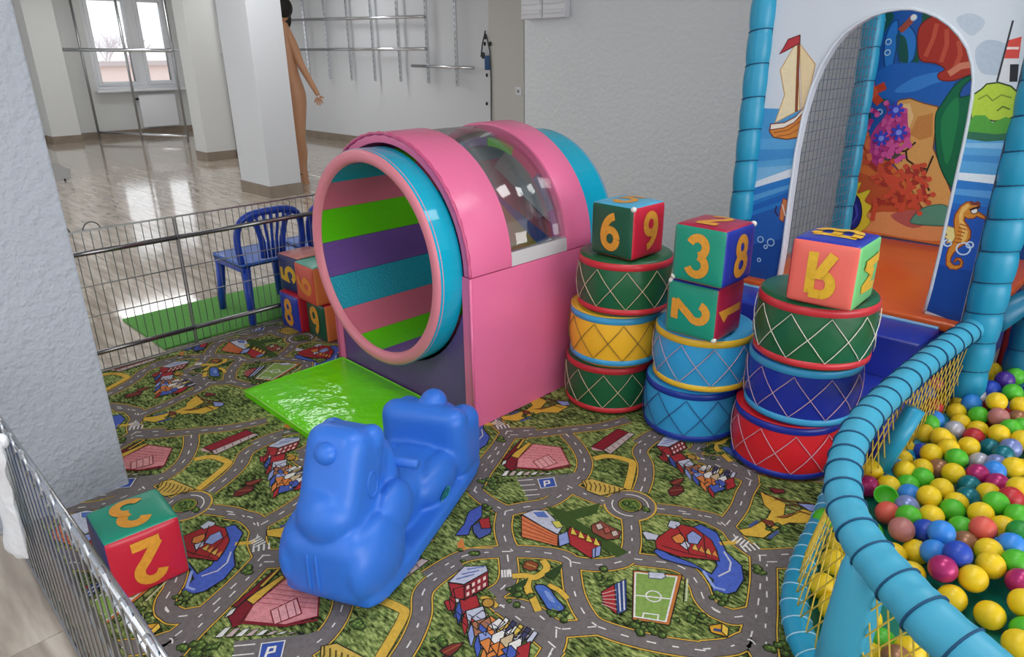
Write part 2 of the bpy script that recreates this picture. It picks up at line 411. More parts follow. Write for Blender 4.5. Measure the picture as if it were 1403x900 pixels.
va, vb = onv(718, 27, GW - .01), onv(778, 24, GW - .01)
vc = thing('wall_unit', 'white ribbed two-panel unit high on the grey wall', 'vent', (va.x + .02, GW - .03, va.z))
w2 = (vb.x - va.x) / 2
for k in (0, 1):
    g = MB(); g.box(k * w2 + .005, -.04, 0, (k + 1) * w2 - .005, .03, .34)
    pn = g.build('panel', M('off_white_plastic', 'd6d6da', .4), vc, bevel=.006)
    for j in range(5): MB().box(k * w2 + .015, -.048, .03 + j * .065, (k + 1) * w2 - .015, -.04, .06 + j * .065).build('rib', M('off_white_rib', 'cfcfd4', .45), pn, bevel=.003)
# grey display plate on the hall floor
dp = thing('display_plate', 'grey wavy-edged plate with black foot on the hall floor', 'plate', onz(80, 248))
k0 = (Vector(dp.location)).dot(HF); d3 = lambda x, y: ondist(x, y, k0) - Vector(dp.location)
g = MB(); top = [d3(x, y) for x, y in ((58, 223), (66, 221), (72, 225), (80, 224), (90, 230), (96, 231))]; bot = [d3(x, y) for x, y in ((97, 246), (88, 248), (75, 249), (62, 251))]
n3 = -HF * .012
o2 = top + bot; nn = len(o2); g.add(o2 + [p - n3 for p in o2], [tuple(range(nn)), tuple(range(nn, 2 * nn))[::-1]] + [(i, (i + 1) % nn, nn + (i + 1) % nn, nn + i) for i in range(nn)])
g.build('plate', M('grey_acrylic', 'a9a9a8', .3), dp); MB().lathe([(.05, -.03), (.045, 0), (.012, .01), (.012, .08)], 12, d3(91, 254)).build('foot', BLACK, dp)

# mannequin behind the near pillar
SKIN = M('mannequin_skin', 'c4926f', .42, spot=(3, .05)); HAIR = M('mannequin_hair', '17130f', .6)
mb_ = onz(428, 257); K = mb_.dot(HF) + .30
mq = thing('mannequin', 'nude tan shop mannequin with black hair behind the pillar', 'mannequin', onz(412, 257)); mo = Vector(mq.location)
RG = Vector((CR.x, CR.y, 0)).normalized()
def q3(x, y, dd=0): return ondist(x, y, K) + HF * dd - mo
J = {'pelvis': (q3(401, 120), .11, .085), 'waist': (q3(396, 88), .085, .07), 'chest': (q3(390, 58), .115, .085), 'neckb': (q3(387, 37), .055, .05), 'head0': (q3(386, 27), .05, .05),
 'rs': (q3(397, 46, -.02), .05, .05), 're': (q3(412, 87, -.03), .036, .036), 'rw': (q3(433, 122, -.05), .024, .024), 'rh': (q3(438, 131, -.05), .03, .02),
 'ls': (q3(378, 46), .05, .05), 'le': (q3(368, 86), .036, .036), 'lw': (q3(362, 120, -.05), .024, .024),
 'rhip': (q3(408, 130, -.02), .092, .088), 'rk': (q3(411, 190, -.03), .056, .056), 'rc': (q3(413, 208, .02), .056, .056), 'ra': (q3(415, 238, .0), .034, .034), 'rt': (q3(425, 257, -.05), .03, .022), 'rhe': (q3(413, 243, .02), .03, .03),
 'lhip': (q3(395, 130, .04), .09, .086), 'lk': (q3(400, 190, .05), .056, .056), 'la': (q3(405, 240, .06), .034, .034), 'lt': (q3(415, 258, .03), .028, .022)}
ED = 'pelvis-waist waist-chest chest-neckb neckb-head0 chest-rs rs-re re-rw rw-rh chest-ls ls-le le-lw pelvis-rhip rhip-rk rk-rc rc-ra ra-rt ra-rhe pelvis-lhip lhip-lk lk-la la-lt'.split()
def skinned(name, J, ED, root, mat, par, sub=2):
    ks = list(J); me = bpy.data.meshes.new(name); me.from_pydata([J[k][0] for k in ks], [tuple(ks.index(t) for t in e.split('-')) for e in ED], [])
    o = bpy.data.objects.new(name, me); COL.objects.link(o)
    md = o.modifiers.new('s', 'SKIN'); sv = me.skin_vertices[0].data; fat = 1.22 if root == 'pelvis' else 1
    for i, k in enumerate(ks): sv[i].radius = (J[k][1] * fat, J[k][2] * fat); sv[i].use_root = (k == root)
    md.use_smooth_shade = True
    s2 = o.modifiers.new('d', 'SUBSURF'); s2.levels = s2.render_levels = sub
    bpy.context.view_layer.update(); dg = bpy.context.evaluated_depsgraph_get()
    nm = bpy.data.meshes.new_from_object(o.evaluated_get(dg)); bpy.data.objects.remove(o)
    return link(name, nm, par, mat, True)
skinned('body', J, ED, 'pelvis', SKIN, mq)
hc = q3(386, 15)
MB().ell(hc, (.075, .09, .115), 18, 12).build('head', SKIN, mq, smooth=True)
MB().ell(hc + Vector((0, 0, .03)), (.105, .115, .12), 18, 12).ell(hc - HF * -.05 + Vector((0, 0, -.07)), (.085, .07, .12), 14, 10).build('hair', HAIR, mq, smooth=True)
hp = J['rh'][0]
for k, (dx, dy, l) in enumerate(((-4, 7, .9), (-1.5, 9.5, 1), (1.5, 10, 1), (4.2, 8, .9), (5.5, 2, .8))):
    e = hp + (q3(438 + dx * 1.35, 131 + dy * 1.35, -.05) - q3(438, 131, -.05)); mid_ = (hp + e) / 2 + RG * (dx * .002)
    skinned('finger', {'a': (hp + (e - hp) * .15, .012, .012), 'b': (mid_, .011, .011), 'c': (e, .008, .008)}, ['a-b', 'b-c'], 'a', SKIN, mq, 1)
rod(q3(411, 247, .02), Vector((q3(411, 247, .02).x, q3(411, 247, .02).y, .0 - mo.z)), .008, 'heel', BLACK, mq)
MB().tube([J['ra'][0] + Vector((.042 * cos(a), .042 * sin(a), -.0)) for a in [2 * pi * i / 12 for i in range(12)]], .008, 6, closed=True).build('ankle_strap', BLACK, mq)

# ------------------------------------------------------------------ playpen fence at the back, green turf, blue chairs
FU = -3.445
WIRE = M('zinc_wire', '8f9190', .4, metal=1)
def pen(v0, v1, h, lab, hook):
    t = thing('wire_fence', lab, 'fence', (FU, v0, 0), group='playpen fence panels'); L = v1 - v0
    g = MB()
    for a, b in (((0, 0, .01), (0, L, .01)), ((0, 0, h), (0, L, h)), ((0, 0, .01), (0, 0, h)), ((0, L, .01), (0, L, h))): g.tube([a, b], .004, 6)
    g.build('frame', STEEL, t)
    for z in (.1, .56): rod((.012, 0, z), (.012, L, z), .012, 'rail', M('rail_tube', '8c8a8c', .25, metal=1), t, 10)
    for z in (.27, .41): rod((.004, 0, z), (.004, L, z), .0028, 'crosswire', WIRE, t, 5)
    n = int(L / .034)
    me = MB().tube([(0, 0, 0), (0, 0, h - .01)], .0018, 4).mesh(); me.materials.append(WIRE)
    for k in range(1, n): inst('wire', me, t, (0, L * k / n, .01))
    if hook:
        for k in range(3): MB().tube([(0, .05 + k * .12 + .035 * cos(a), h + .035 * sin(a)) for a in [pi * i / 8 for i in range(9)]], .003, 5).build('hook', WIRE, t)
pen(.56, 1.195, .655, 'wire playpen panel beside the white wall, with hooks on top', True)
pen(1.205, 2.35, .655, 'wire playpen panel in front of the blue chairs', False)
tf = thing('turf_mat', 'green artificial turf mat under the blue chairs', 'mat', (-4.1, 1.06, 0))
MB().box(0, 0, .001, .6, 1.7, .012).build('pad', M('turf_green', '5aa044', .8, bump=(160, .6, .01), spot=(60, .15)), tf, bevel=.002)
BLUEP = M('blue_chair_plastic', '2447ae', .28)
def plastic_chair(u, v, rz, lab):
    t = thing('plastic_chair', lab, 'chair', (u, v, .013), rz)        # faces -X
    g = MB(); prof = []
    g.box(-.19, -.19, .31, .17, .19, .33); s = g.build('seat', M('blue_chair_seat', '4471c8', .28), t, bevel=.02, seg=3)
    MB().box(-.185, -.185, .28, .165, -.17, .325).box(-.185, .17, .28, .165, .185, .325).box(-.19, -.18, .28, -.175, .18, .325).build('apron', BLUEP, t, bevel=.004)
    for x, y, dx in ((-.165, -.16, -.03), (-.165, .16, -.03), (.14, -.16, .04), (.14, .16, .04)):
        MB().tube([(x, y, .31), (x + dx * .5, y * 1.06, .15), (x + dx, y * 1.12, 0)], [.028, .024, .019], 8).build('leg', BLUEP, t, smooth=True)
    def bp(y, z): return (.155 + .10 * (z - .32) - .05 * (y / .19) ** 2 * .4, y, z)
    o = [(-.175, .33), (-.185, .42), (-.18, .5), (-.15, .56), (-.09, .585), (0, .592), (.09, .585), (.15, .56), (.18, .5), (.185, .42), (.175, .33)]
    MB().tube([bp(*p) for p in crom(o, 5)], .018, 10).build('back_hoop', BLUEP, t, smooth=True)
    for k in (-2, -1, 0, 1, 2):
        a = k * .022; b = k * .034
        g = MB(); g.tube([bp(a, .335), bp(a * 1.1, .43), bp(b, .5), bp(b * 1.15, .575)], [.009, .008, .008, .009], 6); g.build('slat', BLUEP, t, smooth=True)
    for sgn in (-1, 1):
        g = MB(); g.tube(crom([bp(sgn * .06, .34), bp(sgn * .066, .44), bp(sgn * .09, .53), bp(sgn * .13, .565)], 5), .012, 8); g.build('slat', BLUEP, t, smooth=True)
    MB().prism([(-.12, .545), (-.06, .57), (.06, .57), (.12, .545), (.13, .575), (.07, .597), (-.07, .597), (-.13, .575)], lambda a, b, d: Vector(bp(a, b)) + Vector((d, 0, 0)), -.008, .008).build('top_panel', BLUEP, t)
    return t
plastic_chair(-3.665, 1.70, 0, 'blue plastic child chair on turf behind the fence, fully in view')
plastic_chair(-3.665, 2.115, 0, 'second blue plastic chair, mostly hidden by the tunnel')
# ------------------------------------------------------------------ play rug with a printed town
RZ = .006
RUG = (-3.43, .245, .9, 2.9)
rug = thing('play_rug', 'large play rug printed with grey roads, grass and toy town', 'rug', (0, 0, 0))
def grassmat():
    mt = M('rug_grass', '55702c', .9, spec=.2); nt = mt.node_tree; N = nt.nodes; L = nt.links; b = N['Principled BSDF']
    tc = N.new('ShaderNodeTexCoord')
    def noise(sc, st, rot):
        mp = N.new('ShaderNodeMapping'); mp.inputs['Scale'].default_value = st; mp.inputs['Rotation'].default_value = (0, 0, rot)
        n = N.new('ShaderNodeTexNoise'); n.inputs['Scale'].default_value = sc; n.inputs['Detail'].default_value = 4; n.inputs['Roughness'].default_value = .65
        L.new(tc.outputs['Object'], mp.inputs['Vector']); L.new(mp.outputs[0], n.inputs['Vector']); return n
    a = noise(44, (1, 3.0, 1), 1.1); c = noise(7, (1, 1, 1), 0)
    r = N.new('ShaderNodeValToRGB'); e = r.color_ramp.elements
    e[0].position = .37; e[0].color = rgb('20240f'); e[1].position = .70; e[1].color = rgb('b6bf74')
    x = e.new(.45); x.color = rgb('4f5f30'); x = e.new(.55); x.color = rgb('76874a')
    ad = N.new('ShaderNodeMath'); ad.operation = 'MULTIPLY_ADD'; ad.inputs[1].default_value = .3; 
    su = N.new('ShaderNodeMath'); su.operation = 'ADD'; su.inputs[1].default_value = -.15
    L.new(c.outputs['Fac'], su.inputs[0]); mu = N.new('ShaderNodeMath'); mu.operation = 'MULTIPLY_ADD'; mu.inputs[1].default_value = .5
    L.new(su.outputs[0], mu.inputs[0]); L.new(a.outputs['Fac'], mu.inputs[2])
    mu2 = N.new('ShaderNodeMath'); mu2.operation = 'SUBTRACT'; mu2.inputs[1].default_value = .165; L.new(mu.outputs[0], mu2.inputs[0])
    L.new(mu2.outputs[0], r.inputs[0]); L.new(r.outputs[0], b.inputs['Base Color'])
    return mt
MB().box(RUG[0], RUG[1], .0005, RUG[2], RUG[3], RZ).build('pile', grassmat(), rug)
def uv(x, y): p = onz(x, y, RZ); return (p.x, p.y)
def A4(s): return [uv(600 + x / 2.6475, 560 + y / 2.6475) for x, y in P2(s)]
def A5(s): return [uv(850 + x / 2.6457, 560 + y / 2.6457) for x, y in P2(s)]
art = Art()
GR, YL, WH, BK, RD, DRD, PK, BL, OR, DG, LG, LB = '736c6b', 'd9b045', 'e4e2dd', '23231f', 'a92f33', '7d1f2a', 'dd8f92', '4a5fb4', 'd98442', '33441d', 'c3c6d6', '8f9ed2'
# roads: dark edge, yellow kerb, asphalt, dashes
RW = .047
roads = [A4('130,300 165,235 205,180 262,95'), A4('262,95 330,93 420,83 500,74 600,62 690,38'), A4('465,92 505,135 532,190 520,240 475,275'),
 A4('470,280 540,312 610,338'), A4('130,295 180,335 245,372'), A4('245,372 310,358 385,345 440,318 478,285'), A4('245,372 236,430 250,490 275,520'),
 A4('-40,610 40,560 110,530 200,520 300,518 400,524 460,538 485,556'), A4('485,556 560,566 630,562 680,545 702,500 703,440 697,400'),
 A4('480,550 490,640 508,700 545,762 580,790'), A4('580,790 650,815 740,840 850,862 1000,882'), A4('252,530 258,600 240,645 200,672'), A4('205,715 290,716 360,745 410,785 450,800'),
 A4('430,800 425,850 400,900'), A4('450,800 520,795 580,790'), A4('795,362 900,375 985,400 1059,438'), A4('735,300 752,250 752,200 733,155 760,122 800,95'),
 A4('712,545 780,553 850,563 905,588 945,640 965,690 1005,732 1062,752'),
 A5('225,380 330,395 390,432 430,480 500,530'), A5('500,532 570,530 640,525'), A5('385,420 430,360 452,305 478,262'), A5('478,262 420,235 350,205 270,170'),
 A5('505,530 508,620 500,700 488,770 470,835'), A5('330,720 400,755 478,745'), A5('300,872 400,862 470,838 520,905')]
for r in roads:
    c = crom([Vector(p) for p in r], 6)
    art.line(c, RW + .016, BK, 0); art.line(c, RW + .012, YL, 1); art.line(c, RW + .004, BK, 2); art.line(c, RW, GR, 3); art.dash(c, .004, WH, 5, .03, .03)
ctr = A4('697,350')[0]
art.disc(ctr, .087, BK, 0, n=28); art.disc(ctr, .085, YL, 1, n=28); art.disc(ctr, .079, GR, 3, n=28)
art.line([(ctr[0] + .058 * cos(a), ctr[1] + .058 * sin(a)) for a in [i * .35 for i in range(8)]], .004, WH, 5); art.line([(ctr[0] + .058 * cos(a), ctr[1] + .058 * sin(a)) for a in [3.4 + i * .35 for i in range(7)]], .004, WH, 5)
art.disc(ctr, .038, YL, 6, BK, n=18); art.disc(ctr, .034, '5f7a33', 7, n=18)
rb = random.Random(3)
def bush(c, n, r, ly=6):
    for _ in range(n):
        a = rb.uniform(0, 6.3); d = rb.uniform(0, r); p = (c[0] + d * cos(a), c[1] + d * sin(a) * .8); k = rb.uniform(.009, .014)
        art.disc(p, k, '2a3317', ly, n=7, jit=.25); art.disc(p, k * .7, '4d6430', ly + 1, n=7, jit=.3); art.disc((p[0] + .002, p[1] + .002), k * .3, '7f9a48', ly + 2, n=5)
bush(ctr, 8, .02, 8)
for s, n, r in (('205,275', 9, .05), ('590,605', 9, .045), ('590,215', 6, .04), ('450,750', 9, .05), ('770,800', 7, .06), ('920,765', 8, .05), ('400,115', 4, .05), ('230,110', 5, .02), ('720,790', 5, .03), ('180,370', 4, .03)):
    bush(A4(s)[0], n, r)
for s, n, r in (('150,80', 4, .04), ('590,440', 10, .06), ('370,690', 6, .035), ('600,860', 9, .06), ('330,160', 7, .045), ('170,250', 5, .03), ('70,365', 5, .03)): bush(A5(s)[0], n, r)
# crossings
def zebra(p, q, n, w):
    for k in range(n):
        t = (k + .5) / n; a = Vector(p).lerp(Vector(q), t); d = (Vector(q) - Vector(p)).normalized(); nn = Vector((-d.y, d.x)) * w / 2
        art.line([a - nn, a + nn], .0055, WH, 6)
for s in ('228,85 228,65', ): pass
p = A4('210,70 262,62'); zebra(p[0], p[1], 4, .03)
p = A4('228,600 268,598'); zebra(p[0], p[1], 4, .03); p = A5('410,470 462,495'); zebra(p[0], p[1], 4, .034)
# big pink store with striped front, car park
art.poly(A4('285,252 470,238 520,225 500,262 455,300 330,335 315,300'), GR, 3)
for k in range(4):
    art.line(A4('%d,%d %d,%d' % (290 + k * 8, 262 + k * 18, 345 + k * 8, 258 + k * 18)), .004, WH, 6)
art.poly(A4('362,258 420,252 430,284 374,291'), '3a56a8', 7, WH, .003); art.line(A4('388,285 386,266 402,264 405,273 390,276'), .006, WH, 9)
art.poly(A4('236,205 262,172 330,122 340,127 290,182 280,215 262,225'), DRD, 6, BK); art.poly(A4('262,172 330,122 345,130 292,183'), YL, 6, BK)
art.poly(A4('290,184 345,130 445,142 478,205 400,222 285,215'), PK, 7, DRD, .004)
for k in range(5): art.line(A4('%d,%d %d,%d' % (300 + k * 10 - 8, 178 - k * 9, 455 + k * -2 + 8, 190 - k * 9)), .0025, 'c56a72', 9)
art.poly(A4('345,195 400,170 432,200 372,222'), 'e3a3a3', 9, DRD)
for k in range(3): art.line(A4('%d,%d %d,%d' % (362 + k * 16, 190 - k * 7, 388 + k * 16, 217 - k * 7)), .002, DRD, 11)
for k in range(9): x = 245 + k * 26; art.poly(A4('%d,%d %d,%d %d,%d %d,%d' % (x, 228 + k * 1.2, x + 16, 226 + k * 1.2, x + 4, 246 - k * 1, x - 16, 247 - k * 1)), WH if k % 2 == 0 else 'c9b2ae', 7, BK, .002)
art.line(A4('262,226 285,218 400,224 482,212'), .008, DRD, 9)
# long red-roofed barn, yellow lane and striped field
art.poly(A4('555,140 652,74 692,88 600,152'), '8c1f2c', 6, BK); art.poly(A4('600,152 692,88 715,92 628,165'), 'c9b7b2', 6, BK)
for k in range(5): art.line(A4('%d,%d %d,%d' % (612 + k * 18, 148 - k * 12, 626 + k * 18, 158 - k * 12)), .004, '8b6f72', 8)
art.poly(A4('556,142 600,154 628,166 620,160 560,152'), 'd9a9a8', 8)
art.line(crom([Vector(p) for p in A4('566,182 620,172 690,188 706,200 700,240 686,292')], 4), .03, BK, 4); art.line(crom([Vector(p) for p in A4('566,182 620,172 690,188 706,200 700,240 686,292')], 4), .026, YL, 5)
art.poly(A4('522,262 560,256 680,292 640,306 590,318 540,300'), 'cfae52', 6, BK)
for k in range(8): art.line(A4('%d,%d %d,%d %d,%d' % (530 + k * 18, 262 + k * 4, 540 + k * 17, 278 + k * 3, 536 + k * 17, 298 + k * 2)), .004, '5e4a1e', 8)
# school block with green forecourt
art.poly(A4('390,352 470,372 590,342 575,380 500,402 690,520 650,540 560,480 450,420'), '3c5422', 4)
art.poly(A4('305,385 350,368 395,372 452,432 435,458 380,430'), LG, 6, BK); art.poly(A4('340,378 385,374 408,400 362,398'), '5874b8', 8, WH, .003)
art.poly(A4('303,388 380,432 436,462 434,502 303,468'), 'd87c4c', 7, BK)
for k in range(4): art.line(A4('304,%d 434,%d' % (405 + k * 17, 470 + k * 8)), .003, 'a8402f', 9)
art.poly(A4('436,462 470,448 478,490 440,503'), LB, 8, BK)
art.poly(A4('470,448 480,430 590,485 592,500 555,545 475,492'), RD, 6, BK)
for k in range(4): x = 480 + k * 28; y = 437 + k * 13; art.poly(A4('%d,%d %d,%d %d,%d' % (x, y + 20, x + 8, y - 6, x + 26, y + 26)), 'e2c24f', 8, BK, .002)
art.poly(A4('560,512 592,498 588,535 560,545'), LB, 8, BK, .002); art.line(A4('572,508 570,542'), .003, BK, 10)
art.poly(A4('412,412 440,410 455,432 430,436'), 'cfc65a', 8, BK, .002)
# cottages
art.poly(A4('556,425 590,408 665,450 655,472 612,478 560,450'), '8f4b3c', 6, BK)
for k in range(3): art.poly(A4('%d,%d %d,%d %d,%d %d,%d' % (572 + k * 28, 424 + k * 13, 590 + k * 28, 418 + k * 13, 600 + k * 28, 436 + k * 12, 580 + k * 28, 444 + k * 12)), 'c9b9ae' if k != 1 else 'b25a4a', 8, BK, .002)
# blue plaza with red tower
art.poly(A4('62,462 95,420 112,375 160,350 160,392 120,430 112,460'), BL, 6, BK); art.poly(A4('125,428 175,396 195,430 192,455 150,475 128,452'), '4b5a9e', 7, BK)
art.poly(A4('148,405 186,398 192,436 158,438'), RD, 9, BK); art.poly(A4('70,490 90,470 100,515 75,515'), OR, 6); art.line(A4('70,505 200,505'), .004, YL, 4)
# red hotel and terraces of the town
art.poly(A4('38,632 95,575 175,572 182,592 95,640'), LG, 7, BK)
for k in range(3): art.line(A4('%d,%d %d,%d' % (66 + k * 20, 622 - k * 18, 132 + k * 18, 604 - k * 14)), .004, '5f74b8', 9)
art.poly(A4('38,634 95,642 96,698 52,686'), RD, 7, BK); art.poly(A4('95,642 182,593 184,646 96,698'), '8f2a33', 7, BK)
for r_ in range(2):
    for k in range(4): x = 104 + k * 20; y = 648 - k * 11 + r_ * 24; art.poly(A4('%d,%d %d,%d %d,%d %d,%d' % (x, y, x + 10, y - 6, x + 10, y + 7, x, y + 13)), 'e9cdbf', 9)
art.poly(A4('22,702 45,692 66,712 60,735 36,734'), RD, 6, BK)
art.line(crom([Vector(p) for p in A4('155,690 180,688 212,712 205,722')], 4), .012, BK, 6); art.line(crom([Vector(p) for p in A4('155,690 180,688 212,712 205,722')], 4), .009, YL, 7); art.disc(A4('182,708')[0], .016, 'b98c3c', 8, BK)
x = 64
tc_ = [(BL, LB), (WH, LG), (RD, 'c9b48f'), (BL, OR), (OR, WH), (BL, YL), ('6a3033', WH), (OR, LG)]
for k, (c1, c2) in enumerate(tc_):
    x = 62 + k * 30; y = 735 + k * 14 + (k % 2) * 6
    art.poly(A4('%d,%d %d,%d %d,%d %d,%d' % (x, y, x + 40, y - 28, x + 62, y - 12, x + 24, y + 20)), c2, 6 + k, BK); art.poly(A4('%d,%d %d,%d %d,%d %d,%d' % (x, y, x + 24, y + 20, x + 22, y + 44, x - 4, y + 22)), c1, 7 + k, BK)
    art.line(A4('%d,%d %d,%d' % (x + 18, y - 6, x + 40, y + 8)), .003, '4a4a66', 9 + k)
for k in range(5):
    x = 215 + k * 26; y = 800 + k * 12
    art.poly(A4('%d,%d %d,%d %d,%d %d,%d' % (x, y, x + 30, y - 40, x + 44, y - 30, x + 16, y + 12)), (WH, '3f3f63', 'd9bb52', '3f3f63', LG)[k], 10 + k, BK)
for k in range(3): art.poly(A4('%d,%d %d,%d %d,%d %d,%d' % (150 + k * 40, 850 + k * 14, 185 + k * 40, 835 + k * 14, 215 + k * 40, 870 + k * 12, 180 + k * 40, 895 + k * 10)), (OR, 'd9803a', BL)[k], 14 + k, BK)
art.poly(A4('5,880 50,855 95,850 70,880 40,905'), '7b3328', 6, BK); art.line(A4('20,890 80,858'), .004, 'a9573f', 8)
# pond garden
pth = [Vector(p) for p in A4('270,608 320,606 355,612 395,580 380,550')]; art.line(crom(pth, 4), .024, BK, 4); art.line(crom(pth, 4), .02, YL, 5)
pth = [Vector(p) for p in A4('330,610 325,650 345,690 365,735')]; art.line(crom(pth, 4), .024, BK, 4); art.line(crom(pth, 4), .02, YL, 5)
pth = [Vector(p) for p in A4('400,640 440,660 470,690')]; art.line(crom(pth, 4), .02, BK, 4); art.line(crom(pth, 4), .016, YL, 5)
art.poly(crom([Vector(p + (0,)) for p in A4('350,650 375,640 405,655 430,690 460,725 440,738 400,730 380,700')], 4, True), '4f6fbd', 7, BK, .004); art.poly(crom([Vector(p + (0,)) for p in A4('385,665 405,672 425,705 405,700')], 3, True), '7d98d4', 9)
for s in ('245,655 330,612 318,640 275,680', '385,600 455,560 440,600 420,625'): art.poly(A4(s), '2f4420', 5)
art.disc(A4('338,572')[0], .022, '8f4a2a', 6, BK, jit=.2); art.line(A4('322,566 355,578'), .004, 'c9a05a', 8)
# red and blue flats
art.poly(A4('592,668 640,640 650,750 600,710'), RD, 7, BK); art.poly(A4('640,640 682,620 684,735 650,750'), '5570ae', 7, BK)
for k in range(5):
    art.line(A4('594,%d 648,%d' % (676 + k * 9, 660 + k * 18)), .0025, 'd9b6b0', 9); art.line(A4('%d,%d %d,%d' % (648 + k * 8, 640 - k * 4, 655 + k * 7, 742 - k * 3)), .003, WH if k % 2 else '27386a', 9)
# football pitch
art.poly(A4('708,588 886,606 840,788 705,768'), 'c7793a', 6, BK); art.poly(A4('716,598 866,614 826,776 712,758'), '86a552', 8)
for s in ('716,598 866,614 826,776 712,758 716,598', '714,680 846,694'): art.line(A4(s), .0045, WH, 9)
art.line([(A4('782,684')[0][0] + .02 * cos(a), A4('782,684')[0][1] + .02 * sin(a)) for a in [i * .45 for i in range(15)]], .004, WH, 9)
art.line(A4('742,762 746,745 800,752 796,772'), .004, WH, 9); art.poly(A4('765,596 820,600 826,614 812,622 764,618'), LG, 10, '56606a', .003)
art.line(A4('905,618 900,700'), .005, 'c9d0a8', 6); art.line(A4('896,618 890,705'), .003, BK, 6)
# bus
art.poly(A4('982,790 1030,782 1055,800 1050,832 990,815'), 'd9a02f', 7, BK); art.poly(A4('1000,800 1040,806 1036,816 998,808'), '3f4a80', 9); art.poly(A4('1030,782 1055,800 1050,832 1028,812'), 'e8c04a', 9, BK)
# castle with moat
mo_ = A5('120,520 135,500 180,530 260,560 330,600 350,570 320,480 262,430 290,420 350,450 385,520 440,570 448,620 420,665 360,682 332,660 335,620 280,580 200,560 150,545')
art.poly(mo_, '4a63bd', 5, BK, .004); art.line(A5('300,590 340,650 380,660'), .008, '93a6e0', 7); art.line(A5('355,610 395,590 400,560 375,520'), .005, LG, 7)
art.poly(A5('125,478 205,420 270,435 330,480 350,520 358,555 300,548 215,540 130,510'), 'a82c30', 8, BK)
art.poly(A5('170,430 180,408 215,415 218,425 195,440'), LG, 9, BK); art.poly(A5('78,452 90,448 140,462 130,480 95,478'), LG, 9, BK)
art.poly(A5('185,470 215,455 235,475 225,492 200,490'), OR, 10, BK); art.poly(A5('240,462 262,446 296,470 280,496 246,490'), LB, 10, BK); art.poly(A5('215,496 238,482 254,500 240,516'), LG, 10, BK)
for k in range(4): art.poly(A5('%d,%d %d,%d %d,%d' % (258 + k * 24, 512 + k * 7, 270 + k * 24, 492 + k * 8, 284 + k * 24, 520 + k * 8)), OR if k % 2 else 'd9b052', 10, BK, .002)
art.line(A5('150,500 240,528 340,548'), .003, BK, 10); art.line(A5('200,425 230,470 250,530'), .003, BK, 10); art.line(A5('300,455 310,540'), .003, BK, 10)
art.line(A5('360,490 415,485 425,478'), .016, YL, 5)
# farm with fan of yellow fields
art.poly(A5('505,300 560,325 600,345 592,392 660,365 720,378 690,418 610,415 560,440 520,470 450,462 425,440 470,432 530,398 545,372 520,350'), 'd9b040', 5, BK)
for s in ('520,310 640,350', '560,330 690,345', '600,350 720,360', '610,360 700,390'): art.line(A5(s), .005, '6a3a24', 7)
art.poly(A5('535,288 590,296 600,305 560,312'), '7b2a30', 7, BK); art.poly(A5('640,345 700,350 725,370 690,376'), LB, 7, BK); art.poly(A5('560,395 640,380 660,372 600,398'), '9a5a30', 7, BK, .002)
art.poly(A5('505,402 550,410 560,425 540,432'), '7b3a28', 7, BK); art.line(A5('466,430 498,408'), .01, '4a5a8e', 7); art.line(A5('538,472 572,446'), .01, '4a5a8e', 7)
# terraces up by the drums
for k in range(7):
    x = 150 + k * 28; y = 150 + k * 22
    art.poly(A5('%d,%d %d,%d %d,%d %d,%d' % (x, y, x + 42, y - 10, x + 62, y + 12, x + 22, y + 28)), (WH, RD, LG, 'a87050', LB, OR, BL)[k], 6 + k, BK); art.poly(A5('%d,%d %d,%d %d,%d %d,%d' % (x, y, x + 22, y + 28, x + 22, y + 48, x, y + 22)), (RD, BL, RD, LB, BL, OR, RD)[k], 6 + k, BK)
for k in range(4): art.poly(A5('%d,%d %d,%d %d,%d %d,%d' % (300 + k * 26, 240 + k * 8, 330 + k * 26, 228 + k * 8, 340 + k * 26, 262 + k * 8, 308 + k * 26, 275 + k * 8)), (WH, 'c9b48f', WH, RD)[k], 13 + k, BK)
art.poly(A5('172,300 195,278 225,282 232,300 205,318 180,318'), '6e2a26', 6, BK); art.line(A5('180,300 225,295'), .004, 'a9573f', 8)
# dark red lodge by the pit
art.poly(A5('575,720 600,590 622,600 622,640 600,725'), '7b1f28', 6, BK); art.poly(A5('608,585 622,582 622,650 606,650'), YL, 7, BK); art.poly(A5('585,735 600,725 608,750 592,765'), WH, 7, BK)
sh = [(i * 1.03, j * 1.0) for j in range(-2, 3) for i in range(-3, 3)]
art.build('printed_town', lambda a, b, d: (a, b, RZ + d), rug, printmat('rug_print', .9, .8), eps=.000005, shifts=sh, clip=(RUG[0] + .012, RUG[1] + .012, RUG[2], RUG[3]))
g = MB()
for b in ((RUG[0] - .006, RUG[1] - .006, RUG[0] + .006, RUG[3]), (RUG[0], RUG[1] - .006, RUG[2], RUG[1] + .006)): g.box(b[0], b[1], .0008, b[2], b[3], RZ + .0012)
g.build('bound_edge', M('rug_binding', '5c5a58', .9), rug)
